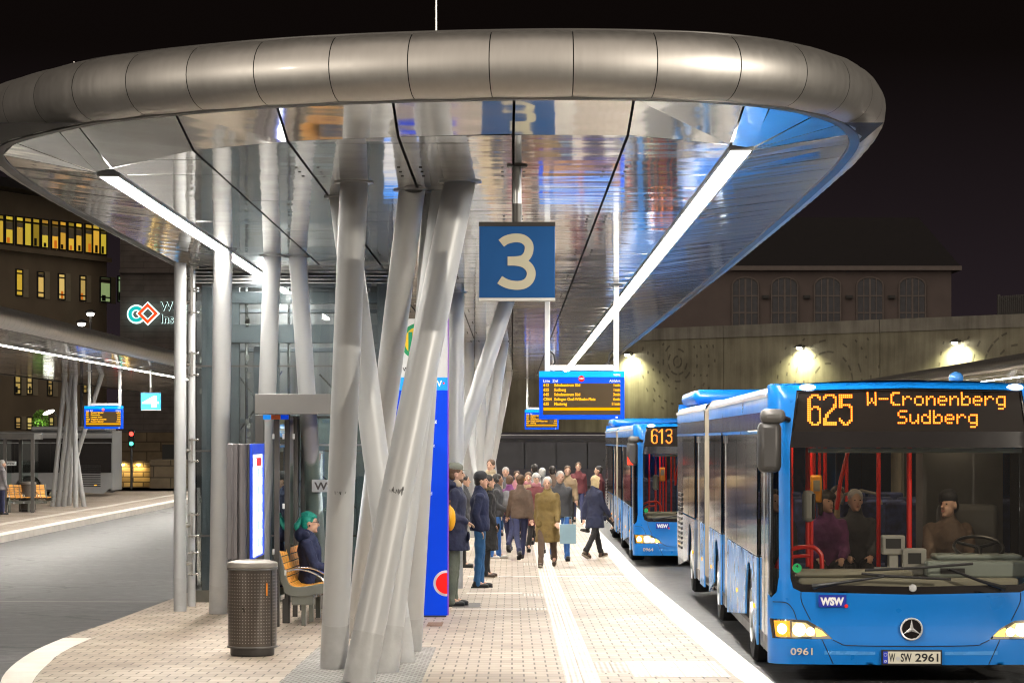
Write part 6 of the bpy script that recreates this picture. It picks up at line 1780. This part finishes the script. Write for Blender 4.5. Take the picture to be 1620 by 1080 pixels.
wr_tex = bpy.data.textures.new('cloth_folds', 'CLOUDS'); wr_tex.noise_scale = .11; wr_tex.noise_depth = 2
def folds(o, k=.018):
    d = o.modifiers.new('folds', 'DISPLACE'); d.texture = wr_tex; d.strength = k; d.mid_level = .5; d.texture_coords = 'GLOBAL'
    return o
def person(label, loc, yaw, H=1.75, legs=((0,0),(0,0)), arms=((5,6,15),(5,6,15)), top='navy', bottom='jeans', shoes='shoe_black', coat=.0, hair='dark', cap=None, capcol='black', skin='light', seated=False, lean=0, headyaw=0, vox=.022, group='people waiting and walking on the platform', hood=None, fur=False, arm_in=(0,0), hairlong=False, backpack=None, bulk=1.0, beard=False, scarf=None):
    """local axes: facing +y, right hand at +x. legs: (thigh swing, knee bend), arms: (swing, spread, elbow bend) in degrees, left then right"""
    s = H/1.75
    V = lambda x,y,z: Vector((x*s,y*s,z*s))
    J = {}
    th, sk = .425, .415
    zmin = 1e9; rel = {}
    for k, sx, (a, b) in (('L',-1,legs[0]),('R',1,legs[1])):
        a, b = R(a), R(b)
        hip = Vector((sx*.092, 0, 0))
        kn = hip + Vector((sx*.008, th*math.sin(a), -th*math.cos(a)))
        an = kn + Vector((0, sk*math.sin(a-b), -sk*math.cos(a-b)))
        rel[k] = (hip, kn, an, a-b); zmin = min(zmin, an.z)
    hz = (.085-zmin) if not seated else .52
    off = Vector((0,0,hz))
    for k in 'LR':
        hip, kn, an, sh = rel[k]; J['hip'+k] = (hip+off)*s; J['kn'+k] = (kn+off)*s; J['an'+k] = (an+off)*s; J['sh'+k] = sh
    Lm = rotx(R(-lean)) 
    def up(x,y,z): return (off + Lm @ Vector((x,y,z)))*s
    chest = up(0,.0,.38); neck = up(0,-.005,.565); waist = up(0,.0,.17); pel = up(0,0,.03)
    hc = up(0,.025,.70)
    for k, sx, (f, ab, e), ai in (('L',-1,arms[0],arm_in[0]),('R',1,arms[1],arm_in[1])):
        f, ab, e = R(f), R(ab), R(e)
        sh = Lm @ Vector((sx*.166,-.01,.462))
        d = Vector((sx*math.sin(ab), math.sin(f)*math.cos(ab), -math.cos(f)*math.cos(ab)))
        el = sh + d*.285
        d2 = Vector((sx*math.sin(ab)*.4 - sx*ai, math.sin(f+e), -math.cos(f+e))).normalized()
        wr = el + d2*.25
        J['s'+k] = (off+sh)*s; J['e'+k] = (off+el)*s; J['w'+k] = (off+wr)*s; J['hd'+k] = d2
    B = bulk
    # ---- body: one continuous surface
    mb = MB()
    def torso(mb, g=0.0, z0=-.06, z1=.52, flare=0.0):
        secs = [(-.06,.150,.105),(.03,.162,.112),(.10,.158,.108),(.18,.145,.100),(.28,.158,.110),(.38,.174,.118),(.43,.166,.106),(.475,.125,.090),(.515,.085,.075),(.545,.066,.066)]
        rs = []
        for z, rx, ry in secs:
            if z < z0 or z > z1+.001: continue
            c = up(0,0,z); fl = flare*max(0,(.2-z))
            rs.append([c + Lm @ Vector(((rx*B+g+fl)*s*math.cos(2*PI*j/20), (ry*B+g+fl)*s*math.sin(2*PI*j/20), 0)) for j in range(20)])
        mb.rings(rs)
    torso(mb, -.015)
    hr = Matrix.Rotation(R(headyaw),3,'Z')
    mb.capsule(chest, neck, .07*s, .058*s); mb.capsule(neck, hc-V(0,.0,.05), .056*s, .055*s)
    mb.ell(hc+V(0,-.008,.025), (.076*s,.096*s,.098*s)); mb.ell(hc+hr @ V(0,.022,-.045), (.058*s,.070*s,.070*s))
    mb.capsule(hc+hr @ V(0,.085,.012), hc+hr @ V(0,.108,-.022), .012*s, .016*s, 8)
    mb.ell(hc+hr @ V(0,.07,-.098), (.026*s,.024*s,.018*s))
    for sx in (-1,1): mb.ell(hc+hr @ V(sx*.079,-.008,-.008), (.010*s,.022*s,.034*s))
    for k in 'LR':
        mb.capsule(J['hip'+k], J['kn'+k], .070*s, .047*s); mb.capsule(J['kn'+k], J['an'+k], .047*s, .034*s)
        mb.capsule(J['s'+k], J['e'+k], .044*s, .036*s); mb.capsule(J['e'+k], J['w'+k], .036*s, .026*s)
        d = J['hd'+k].normalized(); sd = Vector((1,0,0)); sd = (sd-d*sd.dot(d)).normalized(); nn = d.cross(sd)
        w = J['w'+k]; pc = w+d*.055*s
        mb.ell(pc, (.016*s,.040*s,.050*s), Matrix((nn, sd, d)).transposed())
        fl = 1 if k == 'L' else -1
        fdir = nn if nn.z > 0 else -nn
        fdir = -fdir if seated else fdir
        for i, (o_, ln) in enumerate(((-.030,.062),(-.010,.072),(.010,.068),(.029,.052))):
            b0 = pc+d*.040*s+sd*o_*s; b1 = b0+(d*.8+nn*.25)*ln*.55*s; b2 = b1+(d*.55+nn*.6).normalized()*ln*.5*s
            mb.capsule(b0,b1,.0095*s,.0088*s,8,2); mb.capsule(b1,b2,.0088*s,.0078*s,8,2)
        b0 = pc-d*.012*s+sd*.034*fl*s; b1 = b0+(sd*fl*.6+d*.7+nn*.2).normalized()*.036*s; mb.capsule(b0,b1,.012*s,.010*s,8,2); mb.capsule(b1,b1+(d+nn*.4).normalized()*.028*s,.010*s,.0085*s,8,2)
    for k in 'LR':
        f = J['an'+k]; mb.capsule(f, f+V(0,.10,-.045), .036*s, .028*s)
    o = mb.build('person', SKIN[skin], smooth=True)
    remesh(o, max(.010, vox*.6), 3)
    o.location = loc; o.rotation_euler = (0,0,yaw)
    tag(o, label, 'person', group)
    P = lambda mb_, name, m_, vx=vox, it=6: remesh(mb_.build(name, m_, o), vx, it)
    # ---- face and hair
    mb = MB()
    for sx in (-1,1): mb.ell(hc+hr @ V(sx*.030,.078,.012), (.010*s,.007*s,.006*s), nu=8, nv=6)
    mb.build('eye', M['eye'], o)
    mb = MB(); mb.ell(hc+hr @ V(0,.089,-.058), (.022*s,.006*s,.006*s), nu=10, nv=6); mb.build('mouth', M['lip'], o)
    if hair:
        mb = MB()
        mb.ell(hc+V(0,-.022,.045), (.088*s,.100*s,.094*s))
        mb.ell(hc+hr @ V(0,-.05,-.01), (.078*s,.062*s,.080*s))
        if hairlong:
            mb.ell(hc+V(0,-.04,-.07), (.088*s,.066*s,.105*s)); mb.ell(hc+hr @ V(0,.03,.06),(.085*s,.07*s,.06*s))
            for sx in (-1,1): mb.capsule(hc+hr @ V(sx*.080,.01,.05), hc+hr @ V(sx*.082,.0,-.12), .022*s, .022*s)
        folds(P(mb, 'hair', HAIR[hair], max(.010, vox*.6), 3), .016)
    if beard:
        mb = MB(); mb.ell(hc+hr @ V(0,.045,-.085), (.058*s,.052*s,.042*s)); mb.build('beard', HAIR['brown'], o)
    if cap in ('cap','beanie'):
        mb = MB(); mb.ell(hc+V(0,-.012,.082), (.092*s,.108*s,.066*s))
        if cap == 'beanie': mb.ell(hc+V(0,-.028,.052), (.096*s,.098*s,.060*s)); mb.capsule(hc+V(0,.008,.075),hc+V(0,-.04,.075),.086*s,.082*s); mb.capsule(hc+V(0,-.02,.1),hc+V(0,-.03,.128),.05*s,.03*s)
        P(mb, 'beanie' if cap == 'beanie' else 'cap', C_[capcol], max(.012,vox*.7), 3)
        if cap == 'cap':
            mb = MB(); br = []
            for k in range(13):
                a = PI*k/12; br.append((.088*math.cos(a)*s, (.085*math.sin(a)+.075)*s))
            Mx = Matrix.Translation(hc+V(0,0,.058)) @ hr.to_4x4() @ Matrix.Rotation(R(-8),4,'X'); mb.slab(br, Mx, .008*s); mb.build('cap_brim', C_[capcol], o)
    if cap == 'headphones':
        mb = MB(); mb.path([hc+hr @ V(.094*math.cos(a),-.01,.125*math.sin(a)) for a in [PI*k/12 for k in range(13)]], .010*s, 8)
        for sx in (-1,1): mb.ell(hc+hr @ V(sx*.096,-.008,-.005), (.022*s,.036*s,.044*s))
        mb.build('headphones', M['black'], o)
    # ---- trousers
    mb = MB()
    for k in 'LR':
        mb.capsule(J['hip'+k]+V(0,0,.02), J['kn'+k], .092*s*B, .066*s*B); mb.capsule(J['kn'+k], J['an'+k]+V(0,0,.005), .064*s*B, .056*s)
        mb.capsule(J['an'+k]+V(0,0,.05), J['an'+k]+V(0,.012,-.030), .058*s, .056*s)
    mb.ell(pel, (.165*s*B,.125*s*B,.11*s)); folds(P(mb, 'trousers', C_[bottom]), .026)
    # ---- shoes
    for k in 'LR':
        f = J['an'+k]; pitch = max(-.9, min(.9, J['sh'+k])) if not seated else 0
        Rm = Matrix.Rotation(pitch*.8, 3, 'X')
        mb = MB(); mb.capsule(f, f+Rm @ V(0,.005,-.04), .052*s, .046*s); mb.capsule(f+Rm @ V(0,-.03,-.05), f+Rm @ V(0,.155,-.058), .042*s, .034*s); mb.ell(f+Rm @ V(0,.11,-.045), (.048*s,.085*s,.032*s))
        sh_ = P(mb, 'shoe', M[shoes], .014, 3)
        mb = MB(); outl = [((.046*math.cos(a)*(1.0 if math.sin(a) > 0 else .82)), .055+.135*math.sin(a)) for a in [2*PI*q/20 for q in range(20)]]
        Mx = Matrix.Translation(f+Rm @ V(0,0,-.096)) @ Rm.to_4x4(); mb.slab([(a*s,b*s) for a,b in outl], Mx, .026*s); mb.build('sole', M['sole'] if shoes != 'shoe_black' else M['rubber'], sh_)
    # ---- jacket or coat
    mb = MB(); torso(mb, .030, -.06, .545, .06)
    for k in 'LR':
        mb.capsule(J['s'+k], J['e'+k], .066*s*B, .059*s*B); mb.capsule(J['e'+k], J['w'+k]-J['hd'+k]*.01*s, .060*s*B, .050*s)
        mb.ell(J['s'+k]+V(0,0,.0), (.070*s,.072*s,.062*s))
    if coat and not seated:
        for i in range(5):
            z = -.04-coat*i/4
            c = up(0,0,z)
            if i == 0: rs = []
            g = .045+.02*i/4
            rs.append([c + Vector(((.158*B+g)*s*math.cos(2*PI*j/20), (.115*B+g*1.15)*s*math.sin(2*PI*j/20), 0)) for j in range(20)])
        mb.rings(rs)
    mb.capsule(neck-V(0,.0,.03), neck+V(0,-.005,.015), .092*s, .080*s)
    jk = folds(P(mb, 'coat' if coat > .2 else 'jacket', C_[top], vox*.85, 4), .03)
    mb = MB()
    if coat > .1 and not seated:
        for sx in (-1,1):
            c = up(sx*.15,.115*B+.035,-.06); mb.ell(c, (.055*s,.02*s,.06*s), nu=10, nv=8)
        mb.build('pocket', C_[top], jk)
    if hood:
        mb = MB(); mb.ell(neck+V(0,-.085,.0), (.125*s,.085*s,.095*s)); mb.capsule(neck+V(-.09,-.02,.0),neck+V(.09,-.02,.0),.05*s,.05*s); P(mb, 'hood', C_[hood], vox*.8, 4)
    if fur:
        mb = MB(); rr = random.Random(hash(label) % 1000)
        for k in range(420):
            a = 2*PI*k/420; c = neck+V(.125*math.cos(a), -.045+.105*math.sin(a), .035-.03*math.sin(a)) + Vector((rr.gauss(0,.014),rr.gauss(0,.014),rr.gauss(0,.014)))*s
            d = Vector((rr.gauss(0,1),rr.gauss(0,1),rr.gauss(0,1)+.4)).normalized()*.045*s; w_ = d.orthogonal().normalized()*.006*s
            mb.add([c-w_,c+w_,c+d], [(0,1,2)])
        mb.build('fur_trim', C_['fur'], o, smooth=False)
    if scarf:
        mb = MB(); mb.capsule(neck+V(-.05,.03,.01),neck+V(.05,.03,.01),.062*s,.062*s); mb.capsule(neck+V(0,-.03,.01),neck+V(0,.04,.01),.07*s,.07*s); P(mb, 'scarf', C_[scarf], .015, 3)
    if backpack:
        mb = MB(); c = up(0,-.215*B,.29)
        mb.ell(c, (.145*s,.10*s,.21*s)); mb.ell(c+V(0,-.07,-.06),(.11*s,.06*s,.11*s)); bp = P(mb, 'rucksack', C_[backpack], .018, 3)
        bp.parent = None; bp.location = loc; bp.rotation_euler = (0,0,yaw)
        tag(bp, backpack+' rucksack on the back of the '+backpack_of[label], 'rucksack')
    return o
backpack_of = {}
def ppl(px, py, face, label, **k):
    g = GP(px, py); g.z += .004
    return person(label, g, face, **k)
RIGHT, LEFT, AWAY, TOWARD = -PI/2, PI/2, 0.0, PI

# waiting beside the pylon
ppl(718, 958, RIGHT+.15, 'man in grey-green cap and long navy parka standing by the blue pylon', H=1.86, legs=((2,3),(-3,2)), arms=((-22,9,92),(-16,9,86)), arm_in=(.55,.5), top='navy', bottom='olive_grey', coat=.20, hair='brown', cap='cap', capcol='cap', beard=True, hood='navy', scarf='beige', vox=.016, bulk=1.10)
g = GP(718,958)
yb_ = MB(); yb_.ell((0,0,.0), (.075,.13,.17)); yb_.ell((0,.05,-.03), (.065,.11,.10)); yb_.path([(0,-.08,.14),(0,-.02,.24),(0,.06,.14)],.010,8)
yb_o = yb_.build('shoulder_bag', mat('orange_yellow_nylon', (.75,.36,.01), .55, bump=.1), loc=(g.x-.045, g.y-.24, g.z+1.16)); tag(yb_o, 'orange yellow bag held at the side of the man in the navy parka', 'bag')
remesh(yb_o, .014, 3)
ppl(759, 929, RIGHT+.05, 'standing man in dark grey beanie, short navy jacket and blue jeans with black boots', H=1.74, legs=((3,4),(-2,3)), arms=((-16,9,34),(-14,9,36)), arm_in=(.25,.25), top='navy2', bottom='jeans', hair='dark', cap='beanie', capcol='charcoal', vox=.016, bulk=1.04)
ppl(771, 913, RIGHT+.3, 'person in long black coat with tan fur collar half hidden behind the beanie wearer', H=1.70, legs=((3,3),(-4,2)), arms=((-12,9,40),(-10,9,45)), arm_in=(.25,.25), top='black', bottom='black', coat=.42, hair='dark', fur=True, shoes='boot_brown', vox=.018)
ppl(786, 883, RIGHT, 'man wearing black headphones, grey jacket, blue jeans and white trainers', H=1.62, legs=((4,3),(-6,4)), arms=((-10,8,60),(-8,8,75)), arm_in=(.3,.4), top='charcoal', bottom='jeans2', shoes='shoe_white', hair='dark', cap='headphones', vox=.018, skin='mid')
ppl(733, 897, RIGHT, 'person in black trousers and dark jacket mostly hidden behind the man in the parka', H=1.66, top='charcoal', bottom='black', vox=.02, hair='dark')
ppl(777, 866, TOWARD-.4, 'tall person in cream coat standing in front of the far columns', H=1.86, top='cream', bottom='beige', coat=.35, hair='brown', vox=.022, scarf='cream')
# the walking crowd
W1_, W2_ = ((24,6),(-18,22)), ((-18,24),(22,4))
AR = ((-18,7,14),(18,7,20)); AL = ((18,7,20),(-18,7,14))
backpack_of['person in purple jacket wearing a grey rucksack and walking away from the camera'] = 'person in the purple jacket'
ppl(806, 872, AWAY-.3, 'person in purple jacket wearing a grey rucksack and walking away from the camera', H=1.60, legs=W1_, arms=AR, top='purple', bottom='darkblue', hair='brown', backpack='grey', vox=.022)
ppl(823, 884, AWAY+.2, 'person in dark brown jacket and dark blue trousers walking away beside the purple jacket', H=1.66, legs=W2_, arms=AL, top='brown', bottom='darkblue', hair='brown', vox=.022)
ppl(848, 874, TOWARD+.15, 'grey-haired person in maroon coat walking toward the camera', H=1.66, legs=W1_, arms=AR, top='maroon', bottom='charcoal', coat=.25, hair='grey', hairlong=True, vox=.022, scarf='pink')
ppl(866, 897, TOWARD-.1, 'person in long olive coat with grey hair leading the crowd toward the camera', H=1.66, legs=W2_, arms=AL, top='olive', bottom='brown', coat=.36, hair='grey', vox=.02, shoes='boot_brown', bulk=1.1)
ppl(886, 886, TOWARD+.1, 'person in black jacket and blue jeans walking beside the olive coat', H=1.74, legs=W1_, arms=AR, top='charcoal', bottom='jeans2', hair='grey', vox=.02)
g = GP(899,889); mb = MB(); mb.box(-.15,.15,-.05,.05,0,.36); mb.path([(-.08,0,.36),(-.06,0,.50),(.06,0,.50),(.08,0,.36)],.008,6)
g.y += .25
sb = mb.build('shopping_bag', mat('pale_blue_bag', (.22,.34,.40), .5), loc=(g.x, g.y, g.z+.34), bevel=.01); tag(sb, 'pale blue carrier bag in the hand of the person in black jacket', 'bag')
ppl(836, 862, TOWARD, 'person in pink scarf and tan jacket in the middle of the crowd', H=1.62, legs=W2_, arms=AL, top='tan', bottom='black', hair='brown', scarf='pink', vox=.024)
ppl(858, 858, AWAY+.3, 'person in grey jacket behind the maroon coat', H=1.70, legs=W1_, arms=AR, top='grey', bottom='black', hair='grey', vox=.024)
ppl(941, 882, RIGHT+.7, 'blond person in navy coat, black tights and boots walking near the kerb', H=1.62, legs=((20,4),(-16,18)), arms=AR, top='navy', bottom='black', coat=.22, hair='blond', hairlong=True, shoes='boot_brown', vox=.018)
for i, (px, py, fc, H_, t_, b_, h_, lab) in enumerate(((818,851,TOWARD,1.6,'pink','black','brown','person in pink jacket far back on the left of the crowd'),(874,850,AWAY,1.72,'brown','jeans','dark','person in brown jacket and jeans far back in the middle of the crowd'),(898,846,TOWARD,1.7,'tan','black','brown','person in tan jacket far back at the right of the crowd'),(800,848,TOWARD,1.68,'grey','jeans','grey','person in grey jacket far back next to the columns'),(846,846,AWAY,1.74,'black','black','dark','person all in black far back between the walkers'),(915,826,TOWARD,1.7,'maroon','darkblue','brown','person in maroon jacket far back near the pointed end of the kerb'),(948,842,LEFT,1.68,'maroon','black','dark','person in maroon coat stepping up to the rear of the second bus'))):
    ppl(px, py, fc, lab, H=H_, legs=W1_ if i % 2 else W2_, arms=AR if i % 2 else AL, top=t_, bottom=b_, hair=h_, vox=.027)

# woman on the bench
sw = Vector(((492-CX)*30.15/F, 30.15, zg(30.15)-.03))
wl = 'seated woman with teal ponytail, glasses and navy hooded jacket on the bench'
wo = person(wl, sw, RIGHT, H=1.70, legs=((86,84),(86,82)), arms=((18,6,50),(20,6,55)), arm_in=(.35,.35), top='navy2', bottom='black', hair='teal', seated=True, lean=-3, vox=.014, hood='navy2', group=None)
s_ = 1.70/1.75; hz_ = .52
strand_later = True
hcw = Vector((0,.025-.03,.70+hz_))*s_
mb = MB()
for k in range(6): 
    a0 = hcw+Vector((0,-.10,.055-.005*k)); mb.capsule(hcw+Vector((.01*(k-3),-.115,.05)), hcw+Vector((.018*(k-3),-.165,-.02-.004*k)), .028, .034); mb.capsule(hcw+Vector((.018*(k-3),-.165,-.02)), hcw+Vector((.016*(k-3),-.150,-.115)), .034, .012)
remesh(mb.build('ponytail', HAIR['teal'], wo), .010, 3)
rs3 = random.Random(2); mb = MB()
for k in range(150):
    a = rs3.uniform(-1.25,1.25); pts = []
    for q_ in range(7):
        b = -.15+ (2.0)*q_/6                      # from the hairline over the crown to the tie
        x = .089*math.sin(a)*math.cos((b-.6)*.75); y = .075-.185*q_/6; z = .045+.098*math.cos(a)*math.sin(.55+b*.95)
        pts.append(hcw+Vector((x,y,z*.95+.008+rs3.uniform(-.003,.004))))
    mb.path(pts, [.0018]*6+[.001], 4)
mb.build('hair_strands', HAIR['teal'], wo)
mb = MB()
for sx in (-1,1):
    c = hcw+Vector((sx*.034,.090,.012)); mb.path([c+Vector((.027*math.cos(a),0,.017*math.sin(a))) for a in [2*PI*k/16 for k in range(17)]], .0032, 6); mb.tube(c+Vector((sx*.027,0,.006)), hcw+Vector((sx*.08,-.01,.012)), .003,.003,6)
mb.tube(hcw+Vector((-.008,.092,.016)), hcw+Vector((.008,.092,.016)), .003,.003,6); mb.build('glasses', M['black'], wo)
mb = MB(); mb.ell(hcw+Vector((.088,-.005,-.022)),(.008,.010,.010)); mb.build('earphone', M['black'], wo)

# figure at the left edge of the photo, on the far platform
person('person in grey plaid jacket and jeans standing at the far shelter on the left edge', Vector(((3-CX)*78/F,78,Z4+.004)), RIGHT+.5, H=1.66, top='plaid', bottom='darkblue', hair='grey', vox=.024, coat=.1, group=None)

# in the front bus
Mb = Matrix.Translation(b_front) @ Matrix.Rotation(brz, 4, 'Z')
def inbus(x, y, z): return Mb @ Vector((x,y,z))
d_ = person('bus driver in black beanie and dark brown jacket looking to the side', inbus(.54,1.45,.39), PI+.0, H=1.76, legs=((84,70),(84,70)), arms=((30,8,42),(32,8,40)), top='brown', bottom='black', hair='dark', cap='beanie', capcol='black', seated=True, vox=.018, headyaw=-42, group='people inside the front bus', fur=False, bulk=1.12, lean=0)
d_.location.z += .0
for x, y, lab, t_, h_, hd, hl_ in ((-.42,3.5,'passenger in purple coat with long dark hair seated behind the windscreen','purple','dark',30,True),(-.06,4.05,'passenger with grey hair seated in front of the patterned seat','charcoal','grey',10,False),(-.02,6.2,'passenger in mustard coat seated further back in the bus','tan','dark',-30,False),(-.95,3.6,'passenger in black jacket near the bus door','black','dark',20,False)):
    person(lab, inbus(x,y,.42), PI, H=1.68, legs=((84,80),(84,80)), arms=((20,6,50),(20,6,50)), arm_in=(.3,.3), top=t_, bottom='black', hair=h_, hairlong=hl_, seated=True, vox=.022, headyaw=hd, group='people inside the front bus')
